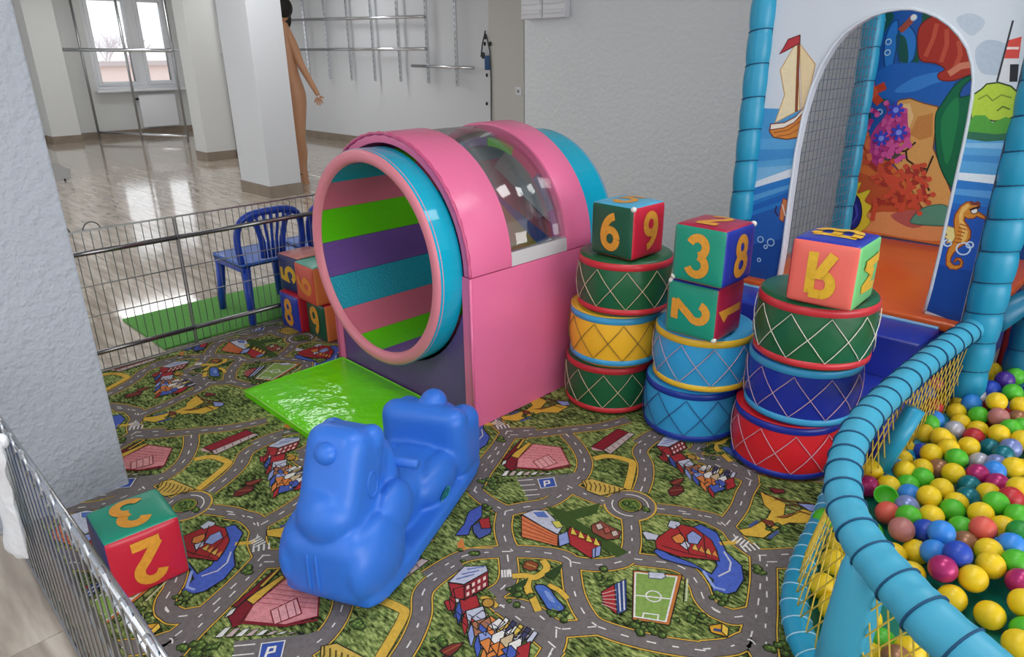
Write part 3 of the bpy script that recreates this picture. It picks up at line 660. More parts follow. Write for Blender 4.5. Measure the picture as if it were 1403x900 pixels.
# ------------------------------------------------------------------ crawl-through tunnel
PINK = vinyl('pink', 'e2709a', .25); RPINK = vinyl('rim_pink', 'db8290', .35); CYAN = vinyl('cyan', '0fa5c4', .18); PURP = vinyl('purple', '64457f', .3); LIME = vinyl('lime', '62c814', .15)
PURL = vinyl('lining_purple', '6d4a94', .4); PNKL = vinyl('lining_pink', 'd06a80', .4); LIML = vinyl('lining_lime', '5cc20c', .4); CYNL = M('lining_cyan', '1499b0', .4, bump=(90, .5, .01), spot=(60, .1))
TH, TL, HWD = .61, .68, .4735
tun = thing('play_tunnel', 'pink, purple and cyan foam crawl tunnel with striped inside and clear roof', 'tunnel', (-2.2705, 1.592, 0))
ZC = .607
def arcshell(r0, r1, a0, a1, t0, t1, n, zc=ZC):
    g = MB(); v = []; 
    for i in range(n + 1):
        a = radians(a0 + (a1 - a0) * i / n)
        for r, t in ((r0, t0), (r1, t0), (r1, t1), (r0, t1)): v.append((r * cos(a), t, zc + r * sin(a)))
    f = []
    for i in range(n):
        for k in range(4): f.append((i * 4 + k, i * 4 + (k + 1) % 4, i * 4 + 4 + (k + 1) % 4, i * 4 + 4 + k))
    if abs(a1 - a0) < 359.9: f += [(0, 1, 2, 3), tuple(n * 4 + k for k in (3, 2, 1, 0))]
    return g.add(v, f)
# box panels
B = .05
def arch_notch(x0, x1, z1, r, n=28):
    return [(x0, 0), (x1, 0), (x1, z1)] + [(r * cos(-pi * i / n), ZC + r * sin(-pi * i / n)) for i in range(n + 1) if ZC + r * sin(-pi * i / n) <= z1] + [(x0, z1)]
auto_smooth(MB().prism(arch_notch(-HWD + .012, HWD - .012, TH - .005, .437), lambda a, b, d: (a, d, b), .004, .05).build('front_panel', PURP, tun, bevel=.008))
auto_smooth(MB().prism(arch_notch(-HWD + .012, HWD - .012, TH - .005, .437), lambda a, b, d: (a, d, b), TL - .05, TL - .004).build('back_panel', PURP, tun, bevel=.008))
for sg in (-1, 1):
    g = MB(); N = 10
    vs = [(sg * (HWD + .007 * (1 - abs(2 * i / N - 1) ** 3) * (1 - abs(2 * j / N - 1) ** 3)), TL * i / N, TH * j / N) for i in range(N + 1) for j in range(N + 1)]
    vi = [(sg * (HWD - B), TL * i / N, TH * j / N) for i in range(N + 1) for j in range(N + 1)]
    q = [(i * (N + 1) + j, (i + 1) * (N + 1) + j, (i + 1) * (N + 1) + j + 1, i * (N + 1) + j + 1) for i in range(N) for j in range(N)]
    M0 = len(vs); g.add(vs + vi, q + [tuple(x + M0 for x in reversed(t)) for t in q])
    bd = [i * (N + 1) for i in range(N)] + [N * (N + 1) + j for j in range(N)] + [i * (N + 1) + N for i in range(N, 0, -1)] + [j for j in range(N, 0, -1)]
    g.f += [(bd[i], bd[(i + 1) % len(bd)], bd[(i + 1) % len(bd)] + M0, bd[i] + M0) for i in range(len(bd))]; g.mi += [0] * len(bd)
    sp = auto_smooth(g.build('side_panel', PINK, tun, smooth=True))
    MB().tube([(sg * (HWD - .003), 0, 0), (sg * (HWD - .003), 0, TH)], .006, 6).build('welt', PINK, sp, smooth=True)
# hood over the box: two padded pink hoops, pale sill strips, clear roof
for t0, t1, nm in ((0, .212, 'front_hoop'), (.527, TL, 'back_hoop')):
    auto_smooth(arcshell(.4345, HWD, -.0, 180, t0, t1, 44, TH + .002).build(nm, PINK, tun, bevel=.007))
arcshell(.445, HWD - .004, 0, 6.5, .212, .527, 3, TH + .002).build('window_sill_strip', M('grey_pvc_strip', 'c9c7c9', .35), tun)
auto_smooth(arcshell(.4345, HWD, 124, 180, .212, .527, 16, TH + .002).build('roof_panel', PINK, tun, bevel=.005))
CLEAR = M('clear_pvc', 'ffffff', .03, alpha=1)
nt = CLEAR.node_tree; pb = nt.nodes['Principled BSDF']; out = nt.nodes['Material Output']
tr = nt.nodes.new('ShaderNodeBsdfTransparent'); gl = nt.nodes.new('ShaderNodeBsdfGlossy'); gl.inputs['Roughness'].default_value = .06; tr.inputs[0].default_value = (.93, .94, .94, 1)
fz = nt.nodes.new('ShaderNodeLayerWeight'); fz.inputs[0].default_value = .35; pw = nt.nodes.new('ShaderNodeMath'); pw.operation = 'POWER'; pw.inputs[1].default_value = 2.5; p2 = nt.nodes.new('ShaderNodeMath'); p2.operation = 'MULTIPLY_ADD'; p2.inputs[1].default_value = .6; p2.inputs[2].default_value = .08; nt.links.new(fz.outputs['Facing'], pw.inputs[0]); nt.links.new(pw.outputs[0], p2.inputs[0]); ms = nt.nodes.new('ShaderNodeMixShader')
nt.links.new(p2.outputs[0], ms.inputs[0]); nt.links.new(tr.outputs[0], ms.inputs[1]); nt.links.new(gl.outputs[0], ms.inputs[2]); nt.links.new(ms.outputs[0], out.inputs[0])
arcshell(.4625, .4635, 6.5, 125, .205, .534, 40, TH + .002).build('clear_roof', CLEAR, tun, smooth=True)
# cylinder: striped lining boards, cyan sleeves, rim rings
seq = (PURL, CYNL, PNKL, LIML)
for k in range(16):
    a0, a1 = 22.5 * k + .12, 22.5 * (k + 1) - .12
    for t0, t1 in ([(-.09, .2), (.539, .88)] if 0 < (a0 + a1) / 2 < 112 else [(-.09, .88)]): arcshell(.381, .415, a0, a1, t0, t1, 5).build('lining_board', seq[k % 4], tun)
for t0, t1 in ((-.0965, .003), (TL - .003, .885)):
    auto_smooth(arcshell(.4152, .427, 0, 360, t0, t1, 72).build('sleeve', CYAN, tun, bevel=.0))
for t0, nm in ((-.0965, 'rim_ring'), (.875, 'back_rim_ring')):
    g = MB(); v = []; n = 72; pr = [(.376, .012), (.379, -.002), (.388, -.009), (.402, -.011), (.415, -.009), (.425, -.002), (.4275, .012)]
    for i in range(n):
        a = 2 * pi * i / n; v += [(r * cos(a), t0 + (d if t0 < 0 else .012 - d), ZC + r * sin(a)) for r, d in pr]
    k = len(pr); g.add(v, [(i * k + j, i * k + j + 1, ((i + 1) % n) * k + j + 1, ((i + 1) % n) * k + j) for i in range(n) for j in range(k - 1)])
    g.build(nm, RPINK, tun, smooth=True)
# striped cloth hung inside the far mouth of the tunnel
cl_c = (-2.2705, ZC); circ_ = [(cl_c[0] + .374 * cos(2 * pi * k / 40), cl_c[1] + .374 * sin(2 * pi * k / 40)) for k in range(40)]
clo = MB().prism(circ_, lambda a, b, d: (a + 2.2705, d, b), .862, .868).build('back_cloth', M('white_cloth', 'd6d4d8', .7, bump=(9, .4, .01)), tun)
def cclip(p):                                                        # keep what lies inside the round mouth
    for i in range(40):
        a, b = Vector(circ_[i]), Vector(circ_[(i + 1) % 40]); e = b - a; o = []
        side = lambda q: e.x * (q[1] - a.y) - e.y * (q[0] - a.x)
        for j in range(len(p)):
            s0, s1 = side(p[j - 1]), side(p[j])
            if (s0 >= 0) != (s1 >= 0): t = s0 / (s0 - s1); o.append((p[j - 1][0] + (p[j][0] - p[j - 1][0]) * t, p[j - 1][1] + (p[j][1] - p[j - 1][1]) * t))
            if s1 >= 0: o.append(p[j])
        p = o
        if len(p) < 3: return []
    return p
A = Art(); w1 = lambda x, y: (lambda p: (p.x, p.z))(onv(640 + x / 3.4375, 160 + y / 3.4375, 1.592 + .862))
for (x0, y0, x1, y1), (x2, y2, x3, y3), cc_ in (((-250, 100, 560, 1045), (-250, -40, 590, 880), 'c9bb4a'), ((-250, -40, 590, 880), (-250, -170, 590, 725), '4a78c8'), ((-250, -170, 590, 725), (-250, -80, 590, 700), 'd2828e'),
                                                 ((60, 300, 590, 730), (60, 190, 590, 700), 'd2828e'), ((200, 130, 590, 590), (200, 40, 590, 470), 'c2b845')):
    q = cclip([w1(x0, y0), w1(x1, y1), w1(x3, y3), w1(x2, y2)])
    if len(q) > 2: A.poly(q, cc_, 0)
A.build('cloth_stripes', lambda a, b, d: (a + 2.2705, .862 - d, b), clo, printmat('cloth_print', .7, .95), eps=.0003)
# puckered piping along the hood's front edge
g = MB(); g.tube([(HWD * cos(a) * .992, -.001, TH + .002 + HWD * sin(a) * .992) for a in [pi * i / 120 for i in range(121)]], lambda s: .007 + .0018 * sin(s * 150), 6)
g.build('piping', vinyl('dark_pink', 'c2507c', .35), tun, smooth=True)

mat_ = thing('landing_mat', 'bright lime green landing mat before the tunnel mouth', 'mat', (-2.715, 1.102, RZ + .001))
g = MB(); N = 14; v = []
for i in range(N + 1):
    for j in range(N + 1): v.append((.93 * i / N, .485 * j / N, .024 + .010 * (1 - abs(2 * i / N - 1) ** 6) * (1 - abs(2 * j / N - 1) ** 6)))
b0 = len(v); v += [(.93 * i / N, .485 * j / N, 0) for i in range(N + 1) for j in range(N + 1)]
q = [(i * (N + 1) + j, (i + 1) * (N + 1) + j, (i + 1) * (N + 1) + j + 1, i * (N + 1) + j + 1) for i in range(N) for j in range(N)]
bd = [i * (N + 1) for i in range(N)] + [N * (N + 1) + j for j in range(N)] + [i * (N + 1) + N for i in range(N, 0, -1)] + [j for j in range(N, 0, -1)]
g.add(v, q + [tuple(b0 + x for x in reversed(t)) for t in q] + [(bd[i], bd[(i + 1) % len(bd)], bd[(i + 1) % len(bd)] + b0, bd[i] + b0) for i in range(len(bd))])
LIMEM = M('lime_mat', '70e010', .11, bump=(16, .5, .012), spot=(6, .05), spec=.42)
auto_smooth(g.build('pad', LIMEM, mat_, smooth=True), 50)
MB().tube([(0, 0, .025), (.93, 0, .025), (.93, .485, .025), (0, .485, .025)], .004, 6, closed=True).build('seam', vinyl('lime_seam', '86e03c', .25), mat_, smooth=True)

# ------------------------------------------------------------------ soft cubes with figures
def arc(cx, cy, rx, ry, a0, a1, n=14): return [(cx + rx * cos(radians(a0 + (a1 - a0) * i / n)), cy + ry * sin(radians(a0 + (a1 - a0) * i / n))) for i in range(n + 1)]
def seg(*p):
    o = []
    for a, b in zip(p, p[1:]): o += [(a[0] + (b[0] - a[0]) * i / 5, a[1] + (b[1] - a[1]) * i / 5) for i in range(5)]
    return o + [p[-1]]
G = {'1': [seg((-.3, .55), (.05, .85), (.05, -.9))],
 '2': [arc(0, .42, .42, .44, 165, -35) + seg((.3, .15), (-.42, -.78))[1:], seg((-.5, -.8), (.52, -.8))],
 '3': [arc(0, .43, .42, .42, 160, -80, 16), arc(0, -.42, .46, .45, 80, -160, 16)],
 '5': [seg((.42, .8), (-.3, .8), (-.38, .08)) + arc(0, -.3, .46, .5, 125, -155, 16)[1:]],
 '6': [arc(0, -.38, .42, .46, 0, 360, 24), arc(.35, -.3, .78, 1.1, 182, 98, 12)],
 '8': [arc(0, .42, .36, .4, 0, 360, 22), arc(0, -.42, .42, .43, 0, 360, 22)],
 'R': [seg((.4, -.9), (.4, .85)), arc(-.05, .4, .38, .43, 90, 270, 12), seg((.4, .82), (-.05, .82)), seg((.4, -.02), (-.05, -.02)), seg((.05, -.02), (-.42, -.9))],
 'B': [seg((-.4, -.85), (-.4, .85)), seg((-.4, .8), (.02, .8)), seg((-.4, 0), (.06, 0)), seg((-.4, -.8), (.06, -.8)), arc(.02, .4, .36, .4, 90, -90, 10), arc(.06, -.4, .4, .4, 90, -90, 10)],
 'M': [seg((-.6, -.85), (-.5, .8)), seg((-.52, .8), (0, -.3)), seg((0, -.3), (.52, .8)), seg((.5, .8), (.6, -.85))]}
G['9'] = [[(-x, -y) for x, y in s] for s in G['6']]
FIG = printmat('figure_print', .45)
FAX = {'front': ((1, 0, 0), (0, 0, 1), (0, -1, 0)), 'right': ((0, 1, 0), (0, 0, 1), (1, 0, 0)), 'top': ((1, 0, 0), (0, 1, 0), (0, 0, 1)),
       'left': ((0, -1, 0), (0, 0, 1), (-1, 0, 0)), 'back': ((-1, 0, 0), (0, 0, 1), (0, 1, 0)), 'bottom': ((1, 0, 0), (0, -1, 0), (0, 0, -1))}
CV = {'green': '1c8f74', 'dgreen': '17513a', 'red': 'c3243a', 'blue': '2736a0', 'navy': '262a63', 'salmon': 'e8695c', 'lgreen': '76c57a', 'sky': '4fa9cf', 'crimson': 'a52042', 'orange': 'e58a4a', 'teal': '57b49c', 'pink': 'dc8a80', 'oredr': 'd2503c'}
WORN = M('worn_white_corner', 'dcd9d2', .6)
def soft_cube(c, rz, lab, faces, figs, h=.0945, worn=()):
    t = thing('soft_cube', lab, 'cube', (c[0], c[1], c[2] - h), rz, 'soft play cubes with figures')
    rr = .012
    def srf(fc, a, b, off=0):
        ax, ay, az = (Vector(x) for x in FAX[fc]); p = (ax * a + ay * b + az) * h; k = h - rr
        q = Vector([max(-k, min(k, x)) for x in p]); d = p - q; d = d.normalized() if d.length > 1e-9 else az
        pf = .007 * max(0, 1 - abs(a) ** 2.5) * max(0, 1 - abs(b) ** 2.5)
        return q + d * rr + az * (pf + off) + Vector((0, 0, h))
    g = MB(); N = 10; mats = []
    gs = [-1, -.93, -.82, -.6, -.3, 0, .3, .6, .82, .93, 1]
    for fi, fc in enumerate(('front', 'right', 'top', 'left', 'back', 'bottom')):
        mats.append(vinyl('cube_' + faces[fi], CV[faces[fi]], .32)); v = [srf(fc, a, b) for a in gs for b in gs]
        g.add(v, [(i * 11 + j, (i + 1) * 11 + j, (i + 1) * 11 + j + 1, i * 11 + j + 1) for i in range(N) for j in range(N)], fi)
    g.build('cover', mats, t, smooth=True)
    for fc, ch, rot, col in figs:
        A = Art(); cr, sr = cos(radians(rot)), sin(radians(rot))
        for s in G[ch]: A.line([((x * cr - y * sr) * .74, (x * sr + y * cr) * .74) for x, y in s], .29, col, 0)
        A.build('figure', lambda a, b, d: srf(fc, a, b, d), t, FIG, eps=.0011)
    for a, b, z in worn: MB().ell((a * h, b * h, (z + 1) * h), (.011, .010, .010), 8, 6).build('worn_corner', WORN, t, smooth=True)
    return t
def rc(x, y, z): p = room(x, y, z); return (p.x, p.y, p.z)
OC = 'df9a35'; YC = 'e6b432'
soft_cube(rc(-1.045, 1.612, .0945 + RZ), radians(42 + 45), 'red and teal soft cube with figures 2 and 3, alone by the white wall', ('red', 'green', 'green', 'navy', 'blue', 'navy'), [('front', '2', 180, OC), ('top', '3', 180, OC)])
soft_cube(rc(.947, 1.994, .763), radians(3.3), 'salmon soft cube with letter figure on top of the three-drum stack nearest the pit', ('salmon', 'lgreen', 'blue', 'red', 'green', 'red'), [('front', 'R', 180, YC), ('right', 'M', 90, YC), ('top', 'B', 90, YC)], worn=())
soft_cube(rc(.665, 2.295, .5455), radians(1.8), 'lower green soft cube with a lying figure 2 on the light blue drums', ('green', 'crimson', 'blue', 'red', 'navy', 'red'), [('front', '2', -90, OC), ('right', '1', 90, OC)], worn=((-.9, -.9, .93), (.93, -.9, -.9)))
soft_cube(rc(.668, 2.264, .7445), radians(0), 'upper green soft cube with figure 3, topmost over the light blue drums', ('green', 'blue', 'crimson', 'navy', 'red', 'red'), [('front', '3', 0, OC), ('right', '8', 0, OC), ('top', '2', 0, OC)], worn=((-.92, -.92, -.9), (.93, .93, .93)))
soft_cube(rc(.427, 2.537, .763), radians(-1.3), 'dark green soft cube with figure 6 on the drum stack beside the tunnel', ('dgreen', 'red', 'sky', 'red', 'navy', 'red'), [('front', '6', 0, OC), ('right', '9', 0, OC), ('top', '5', 0, OC)], worn=((.93, -.93, .93),))
h_ = .098
soft_cube((-3.285, 1.735, h_ + RZ), 0, 'blue soft cube with figure 8, bottom of the far stack left of the tunnel', ('blue', 'red', 'red', 'navy', 'red', 'red'), [('front', '8', 0, OC)], h_)
soft_cube((-3.065, 1.765, h_ + RZ), radians(-3), 'dark green soft cube with sideways 9, bottom cube touching the tunnel side', ('dgreen', 'orange', 'red', 'crimson', 'red', 'red'), [('front', '9', 15, OC)], h_)
soft_cube((-3.295, 1.76, 3 * h_ + RZ + .003), radians(3), 'navy soft cube with a turned 5, top of the far stack left of the tunnel', ('navy', 'green', 'pink', 'navy', 'red', 'red'), [('front', '5', 90, YC)], h_)
soft_cube((-3.075, 1.73, 3 * h_ + RZ + .003), radians(-2), 'red soft cube with sideways orange 6, upper cube touching the tunnel side', ('oredr', 'orange', 'teal', 'crimson', 'red', 'red'), [('front', '6', 75, 'e88a3a')], h_)

# ------------------------------------------------------------------ drum seats
DCV = {'dgreen': '1d5c38', 'red': 'c8313a', 'yellow': 'efb52c', 'sky': '35a0d6', 'skyd': '3d9fd0', 'blue': '1d3b9c', 'dblue': '1d2f9a', 'redb': 'd2222c', 'goldy': 'e9bd34'}
def drum(c, rz, lab, body, band, top, cord, lip=None, bot=None):
    t = thing('drum_seat', lab, 'drum', c, rz, 'stacked foam drum seats')
    r, hh = .182, .2195
    pr = [(r * .90, .004), (r * .955, .012), (r * .965, .03), (r * .985, .07), (r, .11), (r * .985, .15), (r * .965, .19), (r * .955, .208)]
    MB().lathe(pr, 56, cap=False).build('body', vinyl('drum_' + body, DCV[body], .3), t, smooth=True)
    MB().lathe([(0.001, .2195)] + [(r * .5, .219), (r * .86, .2165), (r * .93, .213), (r * .958, .206)], 56, cap=False).build('top_cover', vinyl('drum_' + top, DCV[top], .3), t, smooth=True)
    MB().lathe([(0.001, .002), (r * .9, .002), (r * .95, .01)], 56, cap=False).build('bottom_cover', vinyl('drum_' + body, DCV[body], .3), t, smooth=True)
    for nm, z0, z1, cc in (('top_band', .179, .207, band), ('bottom_band', .012, .036, bot or band)):
        f = lambda z: r * (.985 - abs(z - .11) * .28) if abs(z - .11) < .08 else r * (.965)
        MB().lathe([(f(z0) - .003, z0), (f(z0) + .0025, z0 + .002), (f((z0 + z1) / 2) + .003, (z0 + z1) / 2), (f(z1) + .002, z1 - .002), (f(z1) - .004, z1)], 56, cap=False).build(nm, vinyl('drum_' + cc, DCV[cc], .3), t, smooth=True)
    if lip: MB().tube([(r * .955 * cos(a), r * .955 * sin(a), .2105) for a in [2 * pi * i / 56 for i in range(56)]], .0045, 6, closed=True).build('piping', vinyl('drum_' + lip, DCV[lip], .3), t, smooth=True)
    n = 5; g = MB()
    for ph in (0, 1):
        pts = []
        for i in range(2 * n):
            for j in range(6):
                s = (i + j / 6); z = .036 + .142 * ((s % 1) if (i + ph) % 2 == 0 else 1 - (s % 1)); a = pi * s / n + random.uniform(-.004, .004)
                rr = r * (.962 + .04 * (1 - ((z - .11) / .09) ** 2)) + .0035; pts.append((rr * cos(a), rr * sin(a), z))
        g.tube(pts, .0015, 5, closed=True)
    g.build('cord', M('cord_' + cord[0], cord[1], .7), t, smooth=True)
    return t
TAN, BRN, ROSE, NAVC, WHT = ('tan', 'c9b394'), ('brown', '7a6434'), ('rose', 'c7a2b0'), ('navy', '28407c'), ('white', 'd9cfc0')
z0 = RZ
drum(rc(.404, 2.665, z0), .2, 'dark green drum seat with red bands, bottom of stack beside the tunnel', 'dgreen', 'red', 'dgreen', TAN)
drum(rc(.413, 2.632, z0 + .2195), .5, 'yellow drum seat with sky blue bands, middle of stack beside the tunnel', 'yellow', 'skyd', 'goldy', BRN, 'goldy')
drum(rc(.436, 2.596, z0 + .439), .35, 'dark green drum seat with red bands, under the cube showing 6', 'dgreen', 'red', 'dgreen', TAN)
drum(rc(.692, 2.438, z0), .1, 'sky blue drum seat with dark blue bands, bottom of the two-drum stack', 'sky', 'blue', 'sky', NAVC)
drum(rc(.708, 2.405, z0 + .2195), .4, 'sky blue drum seat with yellow bands under two green cubes', 'sky', 'goldy', 'skyd', ROSE)
drum(rc(.963, 2.185, z0), .25, 'red drum seat with blue bands, bottom of stack by the ball pit', 'redb', 'dblue', 'redb', ROSE, 'redb')
drum(rc(.978, 2.155, z0 + .2195), .55, 'dark blue drum seat with light blue bands, middle of stack by ball pit', 'dblue', 'skyd', 'dblue', ROSE)
drum(rc(.968, 2.106, z0 + .439), .3, 'green drum seat with red bands under the salmon letter cube', 'dgreen', 'red', 'dgreen', WHT)

# ------------------------------------------------------------------ blue rocking animal
RB = M('rocker_blue', '3272d4', .38, bump=(220, .12, .003), spot=(4, .05))
rk = thing('rocking_animal', 'blue moulded plastic rocking animal seat in the foreground', 'rocker', (-1.412, .745, RZ + .001), .45)
g = MB()
def rbox(g, cx, cy, cz, x, y, z, r, tilt=0):      # rounded block
    n = 12; v = []; rot = Matrix.Rotation(tilt, 3, 'X')
    ax = [tuple(s) for s in FAX.values()]
    for a_, b_, c_ in ax:
        a_, b_, c_ = Vector(a_), Vector(b_), Vector(c_); base = len(v)
        for i in range(n + 1):
            for j in range(n + 1):
                p = a_ * (2 * i / n - 1) + b_ * (2 * j / n - 1) + c_; p = Vector((p.x * x, p.y * y, p.z * z))
                q = Vector((max(-(x - r), min(x - r, p.x)), max(-(y - r), min(y - r, p.y)), max(-(z - r), min(z - r, p.z)))); d = p - q
                v.append(Vector((cx, cy, cz)) + rot @ (q + (d.normalized() * r if d.length > 1e-9 else d)))
    f = [(k * 169 + i * 13 + j, k * 169 + (i + 1) * 13 + j, k * 169 + (i + 1) * 13 + j + 1, k * 169 + i * 13 + j + 1) for k in range(6) for i in range(n) for j in range(n)]
    g.add(v, f)
# rockers: curved flange right round the foot
n = 30; pts = []
for i in range(n):
    y = -.06 + .77 * i / (n - 1); w = .158 - .006 * (i / (n - 1)); e = min(1, min(i, n - 1 - i) / 5); w *= .8 + .2 * sqrt(max(0, 1 - (1 - e) ** 2)); zb_ = .09 * (y - .36) ** 2
    pts.append((y, w, zb_))
v = [];
for y, w, zb_ in pts: v += [(-w, y, zb_ + .008), (-w + .02, y, zb_), (w - .02, y, zb_), (w, y, zb_ + .008), (w - .004, y, zb_ + .045), (w - .018, y, zb_ + .05), (-w + .018, y, zb_ + .05), (-w + .004, y, zb_ + .045)]
g.add(v, [(i * 8 + k, i * 8 + (k + 1) % 8, i * 8 + 8 + (k + 1) % 8, i * 8 + 8 + k) for i in range(n - 1) for k in range(8)] + [tuple(range(8))[::-1], tuple((n - 1) * 8 + k for k in range(8))])
rbox(g, 0, .045, .122, .136, .13, .118, .07)                      # chest
for sg in (-1, 1):
    g.ell((sg * .10, .035, .115), (.058, .125, .12), 20, 14, Matrix.Rotation(-.18, 3, 'X')); g.ell((sg * .10, .14, .185), (.043, .09, .085), 18, 12)   # shoulders
    g.ell((sg * .085, .44, .10), (.055, .13, .075), 18, 12)        # thighs
    rbox(g, sg * .102, .60, .148, .05, .09, .11, .048)      # rear lobes
    g.ell((sg * .058, .125, .405), (.036, .045, .045), 14, 10)     # ears
rbox(g, 0, .055, .308, .086, .085, .155, .05, -.42)               # long head, leaning over the chest
g.ell((0, -.012, .255), (.088, .075, .08), 20, 14)               # muzzle
rbox(g, 0, .13, .30, .072, .085, .085, .055)                  # back of the skull
g.ell((0, .20, .24), (.085, .085, .13), 20, 14)                   # neck
rbox(g, 0, .38, .10, .09, .20, .075, .055)                          # seat
rbox(g, 0, .55, .18, .148, .05, .112, .048)                      # back rest
g.ell((.012, .60, .278), (.046, .05, .045), 16, 10); rbox(g, 0, .60, .16, .08, .085, .10, .05)                  # knob on the back
me = g.mesh('rocker_raw'); ro = bpy.data.objects.new('raw', me); COL.objects.link(ro)
md = ro.modifiers.new('r', 'REMESH'); md.mode = 'VOXEL'; md.voxel_size = .0065; sm = ro.modifiers.new('s', 'SMOOTH'); sm.factor = .5; sm.iterations = 9
bpy.context.view_layer.update(); nm = bpy.data.meshes.new_from_object(ro.evaluated_get(bpy.context.evaluated_depsgraph_get())); bpy.data.objects.remove(ro)
body = link('body', nm, rk, RB, True)
def onbody(x, z_, y, dirn):                                         # point of the moulded skin
    ok, p, nn_, _ = body.ray_cast(Vector((x, y, z_)) - Vector(dirn) * .5, Vector(dirn)); return (p, nn_) if ok else (Vector((x, y, z_)), -Vector(dirn))
for sg in (-1, 1):
    MB().tube([(sg * .055, .225, .285), (sg * .07, .225, .285), (sg * .135, .228, .285), (sg * .139, .228, .285)], [.019, .0155, .0145, .010], 14).build('handle', RB, rk, smooth=True)
    p, nn_ = onbody(0, .31, .07, (-sg, 0, 0)); t1 = nn_.orthogonal().normalized(); t2 = nn_.cross(t1)
    up = (Vector((0, 0, 1)) - nn_ * nn_.z).normalized(); sd = nn_.cross(up)
    MB().tube([p + up * (.036 * sin(a)) + sd * (.024 * cos(a)) for a in [2 * pi * i / 24 for i in range(24)]], .0035, 6, closed=True).build('eye_ring', RB, rk, smooth=True)
for xx in (-.028, -.002):                                          # moulded strap down the chest
    MB().tube([onbody(xx, .05 + .008 * k, 0, (0, 1, 0))[0] for k in range(17)], lambda s: .005 * (1 - abs(2 * s - 1) ** 4) + .001, 6).build('moulded_strap', RB, rk, smooth=True)
p, nn_ = onbody(-.005, .415, 0, (0, 1, 0)); MB().ell(p + Vector((0, .008, 0)), (.034, .03, .03), 18, 12).build('brow_knob', RB, rk, smooth=True)
for sg in (-1, 1):
    p, nn_ = onbody(0, .075, .40, (-sg, 0, 0)); up = (Vector((0, 0, 1)) - nn_ * nn_.z).normalized(); sd = up.cross(nn_) 
    A = Art(); hx = [(.024 * cos(pi / 6 + i * pi / 3), .029 * sin(pi / 6 + i * pi / 3)) for i in range(6)]
    A.poly(hx, '1d6f78', 0); A.line(hx, .0035, '4fc79a', 1, True); A.poly([(.003, .012), (-.007, -.002), (0, 0), (-.003, -.012), (.007, .003), (0, .001)], '5fe0a0', 1)
    A.build('sticker', lambda a, b, d: p + nn_ * (d + .0025) + sd * a + up * b, rk, FIG, eps=.0006)
# ------------------------------------------------------------------ play frame: posts, painted panels, platform, steps
SLV = vinyl('sleeve_cyan', '2493b8', .34); SLD = vinyl('sleeve_teal', '1c6f90', .35); ORG = vinyl('orange', 'dc5f28', .25); NAVY = vinyl('navy_step', '2a3aa8', .3); ROPE = M('dark_cord', '14496e', .7)
REDV = vinyl('red_base', 'b8332c', .35); DNAV = vinyl('dark_navy_wall', '1d2c50', .4); GRN = vinyl('pit_green', '0f6b58', .28)
PV = 2.93
pf = thing('soft_playhouse', 'soft play frame with painted sea arch, padded cyan posts and orange platform', 'playhouse', (-.97, 3.3, 0)); po = Vector(pf.location)
def padded(u, v, z0, z1, r, mat, par, org, pitch=.1, nm='post'):
    n = int((z1 - z0) / .0125); pts = [(u - org.x, v - org.y, z0 + (z1 - z0) * i / n) for i in range(n + 1)]
    rf = lambda s: r * (.86 + .14 * abs(sin(pi * (s * (z1 - z0) / pitch))) ** .5)
    o = MB().tube(pts, rf, 20).build(nm, mat, par, smooth=True)
    g = MB(); k = 0; z = z0
    while z < z1 - .01:
        if z > z0 + .01:
            g.tube([(u - org.x + r * .9 * cos(a), v - org.y + r * .9 * sin(a), z + .012 * cos(a + .6)) for a in [2 * pi * i / 18 for i in range(18)]], .0035, 5, closed=True)
        z += pitch
    tag(g.build('cord', ROPE, o, smooth=True), kind='stuff')
    return o
padded(-1.475, PV, 0, 2.3, .052, SLV, pf, po, .13); padded(-.487, PV + .01, 0, 2.3, .064, SLV, pf, po, .115)
padded(-1.415, 3.99, .4, 2.3, .05, SLV, pf, po, .16); padded(-.375, 3.22, 0, 2.3, .06, SLD, pf, po, .13)
MB().box(-1.45 - po.x, 2.885 - po.y, .365, -.50 - po.x, 4.18 - po.y, .405).build('platform', ORG, pf, bevel=.012)
MB().box(-1.42 - po.x, 2.96 - po.y, 0, -.55 - po.x, 4.1 - po.y, .36).build('platform_base', NAVY, pf, bevel=.01)
# front panel with the arched opening
AL = '1065,384 1072,345 1081,275 1090,210 1100,160 1112,120 1125,90 1140,65 1156,46 1175,32 1195,21 1215,15 1235,12 1250,12 1268,16 1285,23 1301,34 1315,49 1326,66 1332,87 1334,108 1332,135 1327,165 1320,200 1311,240 1300,290 1288,345 1276,395 1267,426'
arch = [(p.x, p.z) for p in (onv(x, y, PV) for x, y in P2(AL))]
ul, ur = -1.425, -.552
outl = [(ul, .415), arch[0]] + arch[1:-1] + [arch[-1], (ur, .407), (ur, 2.0), (ul, 2.0)]
outl[1] = (arch[0][0], .41); outl[-4] = (arch[-1][0], .407)
WPAN = M('panel_white', 'cfd6df', .35, bump=(6, .3, .01), spot=(3, .03))
fp = MB().prism(outl, lambda a, b, d: (a - po.x, d - po.y, b), PV, PV + .05).build('front_panel', WPAN, pf)
SEA = printmat('panel_print', .4, .93)
def xl(y): 
    q = P2(AL)[:14]; q = sorted(q, key=lambda t: t[1])
    return np.interp(y, [t[1] for t in q], [t[0] for t in q])
def xr(y):
    q = sorted(P2(AL)[15:], key=lambda t: t[1]); return np.interp(y, [t[1] for t in q], [t[0] for t in q])
def ol(y): return 1051 - (y - 0) * 23 / 378 - 4      # outer edges lie under the posts
def orr(y): return 1396 - (y - 110) * 80 / 330
def F(pts, v=PV): return [(p.x, p.z) for p in (onv(q[0], q[1], v) for q in pts)]
fa = Art()
